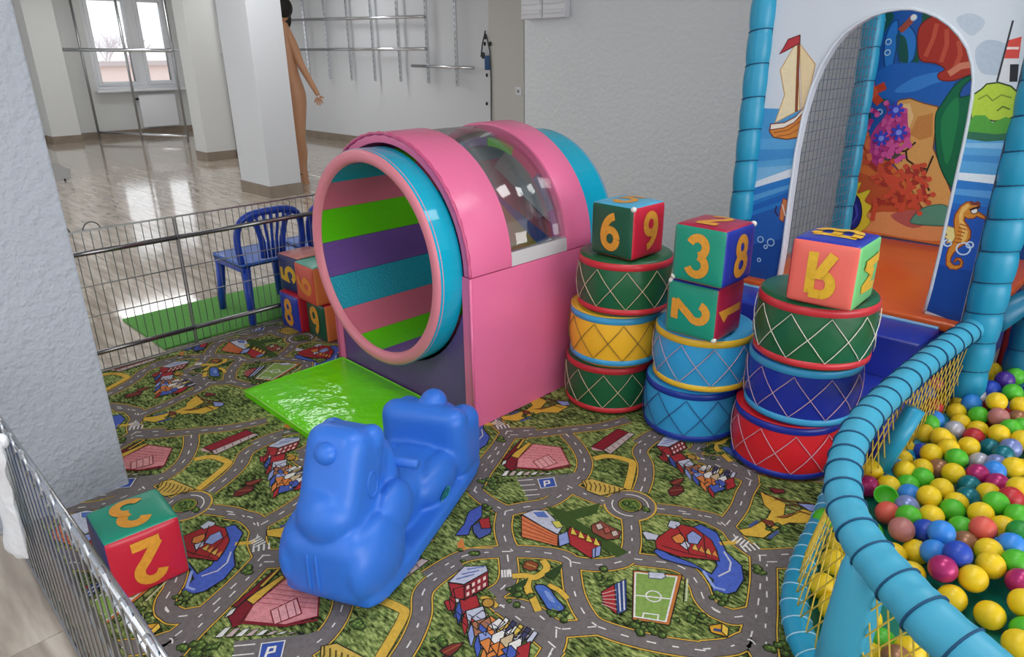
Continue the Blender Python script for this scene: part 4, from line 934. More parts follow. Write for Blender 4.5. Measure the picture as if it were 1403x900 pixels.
def band(side, top, bot, col, ly):                    # a strip of sea across one leg; top/bot give y at the outer and inner edge
    n = 8; pts = []
    for (y0, y1), rev in ((top, 0), (bot, 1)):
        row = []
        for i in range(n + 1):
            s = i / n; y = y0 + (y1 - y0) * s
            a, b = (ol(y), xl(y)) if side == 'l' else (orr(y), xr(y)); row.append((a + (b - a) * s, y))
        pts += row[::-1] if rev else row
    fa.poly(F(pts), col, ly)
band('l', (148, 150), (192, 190), '4b9ad0', 0); band('l', (190, 190), (232, 226), '5aa6da', 0); band('l', (205, 204), (222, 216), '4492d0', 1); band('l', (250, 230), (258, 242), 'e3eaf2', 2); band('l', (230, 226), (252, 236), '7fbbe4', 0)
band('l', (256, 240), (300, 280), '2f7fcc', 0); band('l', (268, 252), (276, 258), '5ba2dc', 1); band('l', (282, 262), (290, 272), '2668bd', 1); band('l', (296, 278), (340, 330), '2a63b5', 0); band('l', (336, 326), (384, 383), '21509f', 0)
PB = [(1096, 148), (1100, 158)]
fa.poly(F([(1069, 96), (1093, 55), (1096, 150), (1062, 168), (1075, 130)]), 'ecdcb4', 3, 'c79a5a', .004); fa.poly(F([(1096, 60), (1117, 88), (1108, 130), (1098, 152)]), 'e6cfa4', 3, 'c79a5a', .004)
fa.line(F([(1095, 48), (1091, 153)]), .012, '8a4a2c', 5)
fa.poly(F([(1096, 48), (1080, 54), (1074, 65), (1068, 74), (1076, 70), (1096, 59)]), 'b8383f', 5, '5c2228', .004)
fa.poly(F([(1056, 170), (1075, 168), (1090, 160), (1102, 147), (1098, 168), (1094, 188), (1078, 191), (1060, 188), (1054, 180)]), 'd9893c', 5, '6a3a24', .005); fa.poly(F([(1056, 170), (1075, 168), (1090, 160), (1102, 147), (1101, 154), (1088, 168), (1074, 175), (1055, 178)]), 'f0e6d6', 6, '7a2e2c', .004)
fa.line(F([(1060, 182), (1080, 178), (1097, 166)]), .005, 'a85a28', 7); fa.line(F([(1064, 187), (1082, 184), (1096, 176)]), .004, 'a85a28', 7)
fa.poly(F([(1069, 288), (1073, 272), (1079, 274), (1077, 290), (1073, 304), (1068, 300)]), 'e08a5a', 4, '9a4a30', .004); fa.line(F([(1064, 282), (1062, 290), (1066, 296)]), .006, '3a2a4a', 4); fa.line(F([(1072, 280), (1076, 296)]), .005, 'f0e6dc', 5)
for x, y, r in ((1042, 328, 5), (1056, 332, 6), (1049, 338, 3), (1040, 356, 3)):
    c = F([(x, y)])[0]; k = r * .0026; fa.line([(c[0] + k * cos(a), c[1] + k * sin(a)) for a in [i * .5 for i in range(13)]], .004, 'b9d6f0', 4, True)
# right leg
for p, c, l in (([(1336, 70), (1352, 55), (1378, 60), (1392, 80), (1380, 100), (1345, 100)], 'b4c2d2', 0), ([(1310, 26), (1330, 18), (1350, 30), (1335, 48), (1322, 44)], 'bcc8d6', 0)): fa.poly(F(crom([Vector(q + (0,)) for q in p], 4, True)), c, l)
band('r', (182, 182), (250, 240), '5aa4da', 0); band('r', (196, 196), (204, 202), '88bfe6', 1); band('r', (214, 212), (224, 220), '4490d0', 1); band('r', (240, 236), (252, 246), 'e3eaf2', 2); band('r', (250, 245), (300, 290), '2f7ac8', 0); band('r', (262, 258), (272, 266), '5a9edc', 1); band('r', (284, 278), (294, 286), '2666bb', 1)
band('r', (292, 284), (380, 370), '2558b4', 0); band('r', (372, 362), (444, 425), '1d4a9c', 0)
fa.poly(F([(1330, 150), (1333, 130), (1345, 122), (1352, 115), (1368, 113), (1385, 118), (1396, 128), (1391, 160), (1378, 164), (1362, 166), (1345, 162), (1331, 166)]), 'b3cf3e', 2, '33461c', .005)
fa.poly(F([(1327, 168), (1335, 158), (1350, 158), (1360, 168), (1378, 160), (1389, 164), (1384, 188), (1350, 190), (1325, 186)]), '52a03c', 3); fa.poly(F([(1326, 180), (1345, 182), (1365, 184), (1384, 182), (1382, 192), (1350, 194), (1324, 190)]), '2c6c50', 4)
fa.line(F([(1340, 136), (1352, 130), (1360, 138), (1372, 130), (1386, 134)]), .005, '7f9a2c', 4); fa.line(F([(1366, 152), (1374, 146), (1384, 150)]), .005, '5c7a20', 4)
fa.poly(F([(1382, 55), (1400, 50), (1396, 80), (1376, 80)]), 'd94a40', 3); fa.poly(F([(1375, 80), (1396, 80), (1391, 112), (1369, 112)]), 'dcdde0', 3); fa.poly(F([(1384, 88), (1396, 88), (1394, 112), (1383, 112)]), '22242c', 4); fa.line(F([(1388, 28), (1366, 112)]), .006, '33343c', 5); fa.line(F([(1378, 66), (1396, 66)]), .008, 'f0dcd8', 4)
# seahorse
A4h = lambda s: F([(1290 + x / 5.292, 250 + y / 5.292) for x, y in P2(s)])
sea_h = '140,170 180,142 215,140 260,150 280,175 250,200 320,248 312,266 255,245 230,262 190,262 170,250 165,275 190,310 212,350 210,400 180,440 130,470 90,510 70,540 65,575 90,600 130,598 138,575 115,560 95,580 88,572 108,546 140,548 158,578 148,612 110,632 60,626 32,596 35,530 50,480 80,440 100,390 92,330 90,280 100,230'
fa.poly(A4h(sea_h), 'd98b34', 5, '8a3c1c', .004)
fa.poly(A4h('150,180 190,155 205,170 160,220 150,270 175,310 190,360 180,410 150,440 140,400 150,350 130,300 125,240'), 'f0bd68', 7)
fa.poly(A4h('92,330 45,315 25,350 40,380 22,395 50,415 35,440 80,432 100,395'), 'ecd58a', 6, 'b98a3c', .003)
for k in range(6): fa.line(A4h('%d,%d %d,%d' % (132 - k * 8, 300 + k * 26, 190 - k * 10, 318 + k * 24)), .004, 'a8521e', 8)
fa.disc(A4h('238,205')[0], .011, 'f2ece4', 8, '3a2a28', .003); fa.line(A4h('205,200 282,172'), .007, '3a2026', 9); fa.poly(A4h('205,150 215,128 235,150 262,132 285,150 280,165 220,165'), '7a3a3c', 7)
for s, k in (('158,480', .022), ('205,452', .011), ('45,438', .012)):
    c = A4h(s)[0]; fa.line([(c[0] + k * cos(a), c[1] + k * sin(a)) for a in [i * .45 for i in range(14)]], .005, 'cfe2f4', 6, True)
um = sum(a for a, b in arch) / len(arch); al_ = list(fa.sh)
for sgn in (-1, 1):
    fa.sh = [t for t in al_ if (sum(q[0] for q in t[0]) / len(t[0]) - um) * sgn > 0]
    fa.build('sea_print', lambda a, b, d: (a - po.x, PV - d - po.y, b), fp, SEA, eps=.00002)
MB().tube([(a - po.x, PV - .002 - po.y, b) for a, b in arch], .006, 6).build('arch_piping', WPAN, fp, smooth=True)
# sea bed mural on the back wall of the frame
MV = 4.07
mu_ = MB().box(-1.47 - po.x, MV - po.y, .405, -.45 - po.x, MV + .04 - po.y, 2.1).build('mural', M('mural_blue', '1d58a8', .4), pf)
ma = Art()
Bv = lambda s, k=0: [(p.x, p.z) for p in (onv(1140 + x / 3.75, y / 3.75, MV) for x, y in P2(s))]
Cv = lambda s: [(p.x, p.z) for p in (onv(1000 + x / 2, y / 2, MV) for x, y in P2(s))]
smo = lambda pts, n=4: crom([Vector((a, b, 0)) for a, b in pts], n, True)
ma.poly(Bv('60,40 300,20 240,200 180,420 60,420'), '1f5f8a', 0); ma.poly(smo(Bv('470,50 520,40 500,140 440,330 410,330 450,190')), '1c5a48', 1)
for s in ('300,130 340,110 330,250 300,370 270,330 270,220', '360,120 430,180 420,300 370,330 340,290', '180,330 260,420 230,450 170,400'): ma.poly(smo(Bv(s)), '2f7fd0', 1, '1b4a7c', .006)
for s in ('250,60 320,80 260,180 220,260 200,200', '330,180 380,200 390,320 340,300', '190,440 280,430 280,520 210,520'): ma.poly(smo(Bv(s)), '1d5a52', 1)
ma.poly(Bv('170,400 300,330 420,320 560,345 640,400 560,560 330,520 240,500'), '2468bd', 2); ma.poly(smo(Bv('320,470 420,400 560,370 620,400 520,430 420,470')), '3a86d6', 3)
for s in ('290,215', '285,270', '225,125', '260,105', '190,345', '420,90', '245,575', '145,625', '150,550'):
    c = Bv(s)[0]; ma.line([(c[0] + .013 * cos(a), c[1] + .013 * sin(a)) for a in [i * .5 for i in range(13)]], .005, 'b9dcec', 6, True)
ma.line(Bv('350,160 400,110 425,80'), .03, 'a8503c', 5); ma.disc(Bv('420,88')[0], .012, 'f0f0ea', 6)
# big red sea plant and long green leaf filling the right side
ma.poly(smo(Bv('445,150 480,105 540,80 610,110 660,180 720,260 740,360 690,390 620,415 555,410 545,380 580,355 530,325 455,310 440,230')), 'b03a2e', 4, '6e2420', .005)
for s in ('480,290 520,200 540,120', '560,320 590,230 590,150', '630,350 660,280 650,210'): ma.line(Bv(s), .02, 'c95a44', 6)
ma.line(Bv('600,380 660,340 720,330'), .03, 'd98a6c', 6)
ma.poly(smo(Bv('530,610 560,540 630,440 690,395 720,400 670,450 660,500 740,490 760,600 680,800 640,960 590,930 540,800')), '14704a', 5, '0d4030', .005); ma.poly(smo(Bv('560,620 640,500 650,600 610,800 580,830')), '238a52', 7)
# tan rock
ma.poly(Bv('250,640 300,560 345,515 400,505 470,530 545,548 535,640 520,760 590,930 640,1060 480,1100 400,960 330,860 270,790'), 'dda860', 3, '7a4a2c', .006)
ma.poly(Bv('300,600 345,540 400,530 420,600 380,700 310,740'), 'ecc88a', 5); ma.poly(Bv('440,600 520,580 515,700 450,720 400,690'), 'c98a48', 5)
for s in ('285,760 330,780 380,775 430,730', '380,775 385,820 440,860 490,870 520,800', '490,870 470,920 500,980'): ma.line(Bv(s), .009, '3a2a22', 7)
ma.poly(Bv('255,800 330,780 370,800 360,830 270,825'), '5c544e', 7)
# coral bushes
def coral(fn, cx, cy, rx, ry, n, c1, c2, seed, ly):
    rr_ = random.Random(seed)
    for _ in range(n):
        x, y = cx + rr_.uniform(-rx, rx), cy + rr_.uniform(-ry, ry); a = rr_.uniform(0, 6.3); l = rr_.uniform(.4, 1) * rx * .55
        p = [(x, y), (x + l * cos(a) * .5, y + l * sin(a) * .5 - 3), (x + l * cos(a), y + l * sin(a))]
        ma.line(fn(' '.join('%g,%g' % q for q in p)), rr_.uniform(.014, .026), rr_.choice((c1, c2)), ly + rr_.randint(0, 3)); ma.disc(fn('%g,%g' % p[2])[0], .014, c1, ly + 3, n=8)
ma.poly(smo(Bv('195,840 200,700 270,600 300,545 380,560 390,640 400,710 310,760 240,860')), 'c2418c', 8); coral(Bv, 295, 690, 90, 130, 34, 'd65aa0', 'a8327c', 1, 9)
for s in ('330,565', '345,680', '255,710'):
    c = Bv(s)[0]
    for k in range(7): ma.line([c, (c[0] + .04 * cos(k * .9), c[1] + .04 * sin(k * .9))], .016, '3a4ac8', 15)
    ma.disc(c, .014, '8a9af0', 16)
ma.poly(smo(Bv('95,720 130,660 190,680 190,780 150,830 90,830')), 'd2603a', 8); coral(Bv, 140, 740, 45, 60, 16, 'e0784a', 'b0482c', 2, 9)
ma.poly(smo(Bv('110,600 150,530 190,560 195,640 120,650')), '1d4a3c', 7)
for s in ('150,470', '195,430'): pass
c = Bv('200,475')[0]
for k in range(5): ma.line([c, (c[0] + .075 * cos(.5 + k * 1.257), c[1] + .075 * sin(.5 + k * 1.257))], .04, 'c8442c', 8)
ma.disc(c, .035, 'd65a3a', 9)
# orange sea bed
ma.poly(Cv('280,470 330,420 420,430 560,560 640,540 640,760 280,760'), 'd8763a', 2); ma.poly(smo(Cv('330,470 420,500 520,560 560,600 480,610 380,580 330,540')), 'c25a34', 3)
ma.poly(smo(Cv('300,610 420,580 560,600 620,640 560,660 420,640')), 'e09a62', 4); ma.poly(smo(Cv('440,590 510,575 560,600 500,625')), 'b8605a', 5)
coral(Cv, 462, 510, 70, 55, 60, 'd2553c', 'a83a30', 4, 8); ma.poly(smo(Cv('495,605 530,570 590,562 610,600 600,618 520,615')), '5c9a84', 8, '3c6a5c', .005)
# dark blue fish with a yellow fin
ma.poly(smo(Cv('335,520 360,500 350,530 385,520 370,550 388,565 375,590 385,610 350,640 330,630')), 'e6d23a', 8, 'a8922a', .003)
ma.poly(smo(Cv('290,560 305,530 330,525 355,545 362,585 350,620 320,632 300,618 325,600 318,580 295,585')), '2c2f86', 10, '17183c', .005); ma.poly(smo(Cv('295,600 325,585 330,600 305,612')), 'e6b83a', 12); ma.disc(Cv('318,548')[0], .014, 'f0f0ea', 12, '17183c', .004); ma.line(Cv('345,560 350,590 335,615'), .012, '4a50b8', 12)
ma.line(Cv('280,668 420,652 640,690'), .03, '5c4a4c', 12)
ma.build('sea_bed_print', lambda a, b, d: (a - po.x, MV - d - po.y, b), mu_, SEA, eps=.00002, clip=(-1.46, .41, -.46, 2.09))
# side net: square mesh of dark cord with pale wall behind it
NETM = M('net_cord', '626b7e', .7)
g = MB(); NU = -1.385
for k in range(22): v = 3.0 + k * .0445; g.tube([(NU - po.x, v - po.y, .41), (NU - po.x, v - po.y, 2.2)], .0018, 4)
for k in range(40): z = .43 + k * .0445; g.tube([(NU - po.x, 2.99 - po.y, z), (NU - po.x, 3.95 - po.y, z)], .0018, 4)
tag(g.build('side_net', NETM, pf), kind='stuff')
# low rear parts seen over the pit
MB().box(-.47 - po.x, 3.33 - po.y, 0, 1.3 - po.x, 3.40 - po.y, .3).build('pit_back_board', REDV, pf, bevel=.01); MB().box(-.33 - po.x, 3.9 - po.y, 0, 1.3 - po.x, 3.97 - po.y, 1.6).build('dark_back_panel', DNAV, pf, bevel=.01)
MB().tube([(-.46 - po.x, 2.98 - po.y, .42), (-.40 - po.x, 3.2 - po.y, .46), (.1 - po.x, 3.3 - po.y, .5), (1.3 - po.x, 3.3 - po.y, .5)], .05, 14).build('rear_beam', SLD, pf, smooth=True)
g = MB()
for k in range(14): u = -.32 + k * .09; g.tube([(u - po.x, 3.32 - po.y, .3), (u - po.x, 3.32 - po.y, 1.6)], .003, 4)
for k in range(15): z = .3 + k * .09; g.tube([(-.33 - po.x, 3.32 - po.y, z), (.9 - po.x, 3.32 - po.y, z)], .003, 4)
tag(g.build('pit_back_net', M('grey_cord', '8a8a90', .7), pf), kind='stuff')
# foam steps
st = thing('foam_steps', 'dark blue foam steps leading to the orange platform behind drums', 'steps', (-1.0, 2.66, RZ))
MB().box(-.43, -.01, 0, .40, .22, .376).build('upper_step', NAVY, st, bevel=.012); MB().box(-.43, -.235, 0, .40, -.012, .22).build('lower_step', NAVY, st, bevel=.012)
MB().box(-.425, .195, .372, .395, .215, .382).build('edge_strip', vinyl('pale_trim', '8fc3e4', .3), st, bevel=.003)

# ------------------------------------------------------------------ ball pit rim
pit = thing('ball_pit', 'ball pit with padded cyan rail, yellow netting and dark green floor', 'ball pit', (0, 2, 0)); bo = Vector(pit.location)
RH = .40
rp = [onz(x, y, RH) for x, y in P2('1338,447 1290,480 1235,526 1188,572 1161,622 1156,680 1182,742 1240,812 1330,899')]
rp += [Vector((.25, 1.03, RH)), Vector((.65, .9, RH)), Vector((1.1, .82, RH))]
rail = crom(rp, 14)
SLR = vinyl('rail_cyan', '45a6c6', .4)
MB().tube([p - bo for p in rail], lambda s: (.0405 + .006 * max(0, min(1, (s - .48) / .2))) * (1 + .02 * sin(s * 210)), 22).build('rim_rail', SLR, pit, smooth=True)
g = MB(); acc = 0
for i in range(1, len(rail) - 1):
    acc += (rail[i] - rail[i - 1]).length
    if acc > .075:
        acc = 0; t = (rail[i + 1] - rail[i - 1]).normalized(); w = t.cross(Vector((0, 0, 1))).normalized(); up = w.cross(t)
        g.tube([rail[i] - bo + (w * cos(a) + up * sin(a)) * (.0425 + .006 * max(0, min(1, (i / len(rail) - .48) / .2))) + t * .014 * sin(a * 1 + .5) for a in [2 * pi * k / 20 for k in range(20)]], .0028, 5, closed=True)
tag(g.build('lacing', ROPE, pit, smooth=True), kind='stuff')
lowp = [Vector((p.x, p.y, .045)) for p in rp[:3]] + [onz(x, y, .045) for x, y in P2('1150,668 1128,712 1106,758 1092,802 1090,845 1110,898 1160,960')] + [Vector((.0, 1.05, .045)), Vector((.3, .93, .045)), Vector((.7, .82, .045)), Vector((1.1, .76, .045))]
ring = crom(lowp, 12)
MB().tube([p - bo for p in ring], .034, 16).build('floor_ring', SLV, pit, smooth=True)
g = MB(); acc = 0
for i in range(1, len(ring) - 1):
    acc += (ring[i] - ring[i - 1]).length
    if acc > .05:
        acc = 0; t = (ring[i + 1] - ring[i - 1]).normalized(); w = t.cross(Vector((0, 0, 1))).normalized(); up = w.cross(t)
        g.tube([ring[i] - bo + (w * cos(a) + up * sin(a)) * .0352 + t * .014 * sin(a) for a in [2 * pi * k / 16 for k in range(16)]], .0018, 5, closed=True)
tag(g.build('ring_lacing', M('pale_cord', 'a9d4e6', .6), pit, smooth=True), kind='stuff')
def resample(path, n):
    L = [0]
    for a, b in zip(path, path[1:]): L.append(L[-1] + (b - a).length)
    out = []
    for i in range(n):
        s = L[-1] * i / (n - 1); j = max(0, min(len(path) - 2, int(np.searchsorted(L, s)) - 1)); k = (s - L[j]) / max(1e-9, L[j + 1] - L[j]); out.append(path[j].lerp(path[j + 1], k))
    return out
NN = 84
ra_, ri_ = resample(rail, NN), resample(ring, NN * 4)
rn_ = []; k0 = 0
for p in ra_:
    k0 = min(range(k0, min(len(ri_), k0 + 12)), key=lambda k: (ri_[k] - p).xy.length); rn_.append(ri_[k0])
NETY = M('yellow_cord', 'd8b945', .65)
g = MB()
for d in (-4, 4):
    for i in range(NN):
        j = i + d
        if 0 <= j < NN:
            a = ra_[i] - Vector((0, 0, .05)); b = rn_[j] + Vector((0, 0, .03)); g.tube([a - bo, (a * .67 + b * .33) - bo, (a * .33 + b * .67) - bo, b - bo], .0019, 5)
tag(g.build('rim_net', NETY, pit, smooth=True), kind='stuff')
# posts of the rim
i0 = min(range(len(rail)), key=lambda i: (rail[i] - rp[6]).length)
p = rail[i0 + 3]; jb = Vector((p.x - .01, p.y - .035, 0))
MB().tube([p - bo, (p.lerp(jb, .12)) - bo, p.lerp(jb, .5) - bo, Vector((jb.x, jb.y, .005)) - bo], [.036, .046, .050, .048], 18).build('rim_post', SLR, pit, smooth=True)
a, b = onz(1254, 560, .31), onz(1206, 640, .10)
MB().tube([a - bo, b - bo], .03, 14).build('rim_post', SLV, pit, smooth=True)
a, b = onz(1310, 500, .34), onz(1296, 540, .10)
fl_ = [(q.x, q.y) for q in ring[::3]] + [(1.3, .76), (1.3, 3.32), (-.46, 3.32), (-.52, 2.95)]
MB().prism(fl_, lambda a, b, d: (a - bo.x, b - bo.y, d), .007, .03).build('floor_mat', GRN, pit)

# ------------------------------------------------------------------ the balls
BC = {'Y': ('yellow', 'e8c51c'), 'G': ('green', '4fb52a'), 'B': ('dark blue', '2448b4'), 'L': ('light blue', '3486dc'), 'R': ('red', 'b82a30'), 'M': ('raspberry', 'b02a6c'), 'P': ('dusty pink', 'b0706c'), 'W': ('pearly white', 'b9b6c2'),
      'T': ('dark teal', '17707c'), 'U': ('purple', '4b2f8c'), 'S': ('silvery blue', '7f8cc2'), 'K': ('bronze', '9a6a4c'), 'C': ('coral red', 'd65a4c'), 'D': ('deep green', '258a34')}
BR = .0345
bme = {}
for k, (nm_, hx) in BC.items():
    me = MB().ell((0, 0, 0), (BR, BR, BR), 24, 14).mesh('ball'); me.polygons.foreach_set('use_smooth', [True] * len(me.polygons))
    me.materials.append(M('ball_' + nm_, hx, .3 if k in 'MPWTSKU' else .38, metal=.25 if k in 'MTSKW' else 0, spot=(20, .04))); bme[k] = me
ZA = '690,145Y 615,185B 785,178Y 745,205Y 660,208B 850,228U 905,210G 490,248M 545,220Y 605,272G 685,245G 778,275B 890,293G 445,298B 397,345L 700,303W 680,348L 552,328Y 480,365R 808,338Y 930,360Y 485,430L 365,412Y 620,345Y 715,410G 818,418P 920,430K 300,465T 460,452G 600,392Y 622,448Y 590,485W 712,485Y 820,505Y 880,478G 940,470G 690,522R 435,502Y 360,492Y 325,532Y 520,522Y 940,535Y 268,548C 335,578Y 665,570Y 560,580Y 772,578T 880,578S 840,612T 425,602B 472,606Y 250,590Y 602,632G 320,635Y 720,652W 805,662S 168,688Y 238,640G 290,692L 335,695Y 425,684Y 510,685K 585,708Y 710,712M 795,697L 895,677Y 425,732G 148,772M 350,768G 252,772Y 812,762M 668,772T 660,832T 925,782Y 358,818L 525,788Y 460,827Y 765,812Y 880,835R 805,860G 600,862Y 345,878S'
ZB = '190,205G 90,235Y 325,222Y 500,232G 335,292C 430,288Y 230,290G 512,312D 60,305B 138,312L 250,362K 470,372L 103,405L 215,412B 362,398Y 15,402Y 145,482M 372,466Y 492,452G 288,528Y 515,546M 530,645Y 505,842Y'
ZC_ = '345,470C 560,510G 490,640P 790,505Y'
ZD = '1142,770Y 1127,803Y 1141,832Y 1130,712G 1207,880G 1247,893Y 1228,905K 1190,900Y 1150,745Y'
def parse(s, f): return [(f(*map(float, w[:-1].split(','))), w[-1]) for w in s.split()]
BL_ = parse(ZA, lambda x, y: (1150 + x / 3.75, 460 + y / 3.75)) + parse(ZB, lambda x, y: (1250 + x / 3.464, 640 + y / 3.464)) + parse(ZC_, lambda x, y: (1170 + x / 7.5, 640 + y / 7.5))
low_n = len(BL_); BL_ += parse(ZD, lambda x, y: (x, y))
rays = np.array([list(ray(*p)) for p, c in BL_]); rays /= np.linalg.norm(rays, axis=1)[:, None]; py = np.array([p[1] for p, c in BL_]); cc = np.array(list(CC))
tt = np.zeros(len(BL_))
for i in range(len(BL_)):
    z = .07
    for _ in range(12):
        t = (z - H) / rays[i, 2]; v = rays[i, 1] * t; z = (.031 + BR + .105 * max(0, min(1, (v - 1.25) / 1.6))) if i < low_n else .031 + BR
    tt[i] = t
t0_ = tt.copy()
for it in range(150):
    P_ = cc + rays * tt[:, None]; D = P_[:, None] - P_[None]; dd = np.sqrt((D ** 2).sum(2)); ii, jj = np.where((dd < 1.86 * BR) & (np.arange(len(tt))[:, None] < np.arange(len(tt))[None]))
    if len(ii) == 0: break
    for i, j in zip(ii, jj):
        a, b = (i, j) if py[i] > py[j] else (j, i); e = (1.86 * BR - dd[i, j]) * .35 + .0008
        tt[a] -= e * .5; tt[b] += e
    tmax = (.0305 + BR - H) / rays[:, 2]; tt = np.clip(tt, t0_ - .055, tmax)
P_ = cc + rays * tt[:, None]
allb = [(tuple(P_[i]), BL_[i][1]) for i in range(len(tt))]
rb2 = random.Random(11); pos = [Vector(p) for p, _ in allb]
gcol = 'YYYYYYYGGGLBTRMC'
tries = 0; fill = []
def peeks(p):                                   # does any of a buried ball show between the balls above it
    w = (p - CC).normalized(); e1 = w.orthogonal().normalized(); e2 = w.cross(e1); ns = 0
    nb_ = [q for q in pos if (q - p).length < .2]
    for k in range(16):
        a = k * 2.4; r = BR * .92 * sqrt((k + .5) / 16); d = (p + e1 * r * cos(a) + e2 * r * sin(a) - CC); L_ = d.length; d.normalize()
        if not any((q - CC).dot(d) < L_ and ((q - CC) - d * (q - CC).dot(d)).length < BR for q in nb_): ns += 1
    return ns >= 3
mains = np.array([list(q) for q in pos])
while len(fill) < 130 and tries < 14000:
    tries += 1; v = rb2.uniform(1.45, 3.27); u = rb2.uniform(-.46, .75); zt = .031 + BR + .13 * max(0, min(1, (v - 1.25) / 1.6)) - .035
    if zt < .032 + BR: zt = .032 + BR
    if v < 1.75 - .1 * u and u > -.3: continue
    if u + .5 < (1.95 - v) * .35: continue
    ds = np.hypot(mains[:, 0] - u, mains[:, 1] - v); k = int(ds.argmin())
    if ds[k] > .075: continue
    lv = rb2.choice((0, 0, 1)); p = Vector((u, v, .0315 + BR + lv * 1.6 * BR))
    if lv and mains[k][2] < p.z + .9 * BR: continue
    if all((p - q).length > 1.9 * BR for q in pos) and (tries > 7000 or peeks(p)): pos.append(p); fill.append((tuple(p), rb2.choice(gcol)))
allb += fill
def scr(p): d = Vector(p) - CC; z = d.dot(CF); return (701.5 + FPX * d.dot(CR) / z, 450 - FPX * d.dot(CU) / z, FPX * BR / z)
sp_ = [scr(p) for p, c in allb]; nvis = len(tt)
rel = []
for i in range(nvis):
    s_ = set()
    for j in range(nvis):
        dx, dy = sp_[j][0] - sp_[i][0], sp_[j][1] - sp_[i][1]; d = hypot(dx, dy)
        if i == j or d > 2.7 * sp_[i][2]: continue
        n_ = BC[allb[j][1]][0]
        if abs(dx) > .8 * abs(dy): s_.add(('right of a %s one' if dx < 0 else 'left of a %s one') % n_)
        if abs(dy) > .8 * abs(dx): s_.add(('below a %s one' if dy < 0 else 'above a %s one') % n_)
    rel.append(sorted(s_, key=lambda t: ('yellow' in t, t)))
def zone(p):
    if p[0] < -.30 and p[1] < 1.75: return 'beside the padded rail'
    return 'near the bare green floor' if p[1] < 1.62 else ('mid heap' if p[1] < 2.3 else 'far up the heap')
def mk_label(i):
    p, c = allb[i]; nm_ = BC[c][0]; same = [j for j in range(nvis) if j != i and allb[j][1] == c]
    if not same: return '%s pit ball, the only one of its colour in the pit' % nm_
    zz = [j for j in same if zone(allb[j][0]) == zone(p)]
    if not zz: return '%s pit ball %s, only one of that colour there' % (nm_, zone(p))
    for a in rel[i]:
        if not any(a in rel[j] for j in same): return '%s pit ball just %s' % (nm_, a)
    for a in rel[i]:
        if not any(a in rel[j] for j in zz): return '%s pit ball %s, just %s' % (nm_, zone(p), a)
    for a in rel[i]:
        for b in rel[i]:
            if a < b and not any(a in rel[j] and b in rel[j] for j in same): return '%s pit ball just %s and %s' % (nm_, a, b)
    for a in rel[i]:
        for b in rel[i]:
            if a < b and not any(a in rel[j] and b in rel[j] for j in zz): return '%s pit ball %s, %s and %s' % (nm_, zone(p), a, b)
    return None
LABS = [mk_label(i) for i in range(nvis)]
for i in range(nvis):
    if LABS[i] is None:
        gr_ = sorted([j for j in range(nvis) if allb[j][1] == allb[i][1] and zone(allb[j][0]) == zone(allb[i][0])], key=lambda j: sp_[j][0]); k = gr_.index(i)
        LABS[i] = '%s pit ball %s, %s of that colour there from the left' % (BC[allb[i][1]][0], zone(allb[i][0]), ('first second third fourth fifth sixth seventh eighth ninth tenth eleventh twelfth'.split() + ['%dth' % t for t in range(13, 60)])[k])
for i, (p, c) in enumerate(allb):
    o = bpy.data.objects.new('pit_ball', bme[c]); COL.objects.link(o); o.location = p; nm_ = BC[c][0]
    o.rotation_euler = (rb2.uniform(0, 3), rb2.uniform(0, 3), 0)
    lab = LABS[i] if i < nvis else '%s pit ball lying under the top layer of the heap' % nm_
    if lab is None: lab = '%s pit ball %s among others of its colour' % (nm_, zone(p))
    tag(o, lab, 'ball', '%s pit balls' % nm_ if i < nvis else '%s half-buried pit balls' % nm_)
# a split green ball lying open
hp_ = onz(1214, 684, .075); g = MB(); v = []; 
for rr_ in (BR, BR * .93):
    for i in range(8):
        a = pi / 2 * i / 7
        for k in range(20): v.append((rr_ * cos(a) * cos(2 * pi * k / 20), rr_ * cos(a) * sin(2 * pi * k / 20), -rr_ * sin(a)))
f = [(s * 160 + i * 20 + k, s * 160 + i * 20 + (k + 1) % 20, s * 160 + (i + 1) * 20 + (k + 1) % 20, s * 160 + (i + 1) * 20 + k) for s in (0, 1) for i in range(7) for k in range(20)] + [(k, (k + 1) % 20, 160 + (k + 1) % 20, 160 + k) for k in range(20)]
o = g.add(v, f).build('split_ball', bme['G'].materials[0], None, smooth=True); o.location = hp_ + Vector((0, -.01, .02)); o.rotation_euler = (.5, .2, 0)
tag(o, 'split green ball lying open near the padded rail', 'ball')

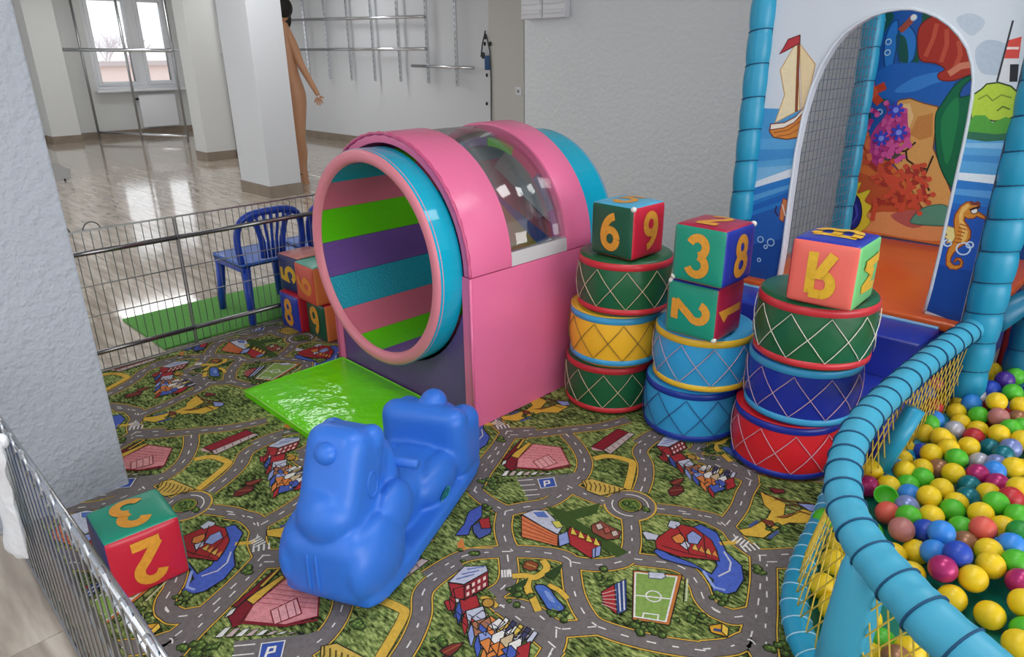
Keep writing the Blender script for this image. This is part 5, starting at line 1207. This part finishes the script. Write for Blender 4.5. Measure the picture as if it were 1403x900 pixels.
# ------------------------------------------------------------------ near wire fence and plastic bag
nf = thing('wire_fence', 'chrome wire playpen panel at lower left, beside the white wall', 'fence', (-2.33, .178, 0)); L = 1.9; hh = .6
g = MB()
for a, b in (((0, 0, .01), (L, 0, .01)), ((0, 0, .01), (0, 0, hh)), ((L, 0, .01), (L, 0, hh))): g.tube([a, b], .0045, 6)
g.build('frame', STEEL, nf); rod((0, 0, hh), (L, 0, hh), .007, 'top_rail', CHROME, nf, 10)
for z in (.06, .30): rod((0, .006, z), (L, .006, z), .004, 'crosswire', STEEL, nf, 6)
rod((0, .008, hh - .075), (L, .008, hh - .075), .006, 'crosswire', CHROME, nf, 8)
me = MB().tube([(0, 0, 0), (0, 0, hh - .01)], .0023, 5).mesh(); me.materials.append(STEEL); n = int(L / .055)
for k in range(1, n): inst('wire', me, nf, (L * k / n, 0, .01))
for k in range(14):
    u = .45 + k * .1; MB().tube([(u + .03 * cos(a), -.004, hh - .012 + .03 * sin(a)) for a in [pi * i / 8 for i in range(9)]], .0032, 5).build('hook', CHROME, nf)
bgt = onv(12, 596, .165); bag = thing('plastic_bag', 'crumpled white plastic bag hanging on the lower left wire fence', 'bag', bgt)
BAG = M('bag_film', 'e4e6ea', .35, bump=(40, .5, .01), spec=.4)
g = MB(); v = []; rn = random.Random(5); n = 12; c0 = bgt; cb = [onv(x, y, .165) - bgt for x, y in ((6, 596), (14, 640), (24, 690), (34, 740))]
for sd in (0, 1):
    for i in range(n + 1):
        s = i / n; k = min(2, int(s * 3)); c = cb[k].lerp(cb[k + 1], s * 3 - k); w = .014 + .062 * s ** .7 + .012 * sin(s * 9)
        for j in range(9):
            x = (j / 8 - .5) * 2 * w; thick = .022 * (1 - (j / 4 - 1) ** 2) * (.4 + s)
            v.append(c + Vector((x, -.012 - (thick if sd == 0 else -thick * .3) + rn.uniform(-.009, .009), rn.uniform(-.008, .008) - (.03 * abs(sin(j * 1.9)) if i == n else 0))))
q = [(i * 9 + j, i * 9 + j + 1, (i + 1) * 9 + j + 1, (i + 1) * 9 + j) for i in range(n) for j in range(8)]; M0 = (n + 1) * 9
bd = [j for j in range(8)] + [i * 9 + 8 for i in range(n)] + [n * 9 + j for j in range(8, 0, -1)] + [i * 9 for i in range(n, 0, -1)]
g.add(v, q + [tuple(M0 + x for x in reversed(t)) for t in q] + [(bd[i], bd[(i + 1) % len(bd)], bd[(i + 1) % len(bd)] + M0, bd[i] + M0) for i in range(len(bd))])
bo_ = g.build('sheet', BAG, bag, smooth=True); s2 = bo_.modifiers.new('d', 'SUBSURF'); s2.levels = s2.render_levels = 1
MB().ell(cb[0] + Vector((.0, -.006, -.012)), (.012, .012, .018), 10, 8).build('knot', BAG, bag, smooth=True)
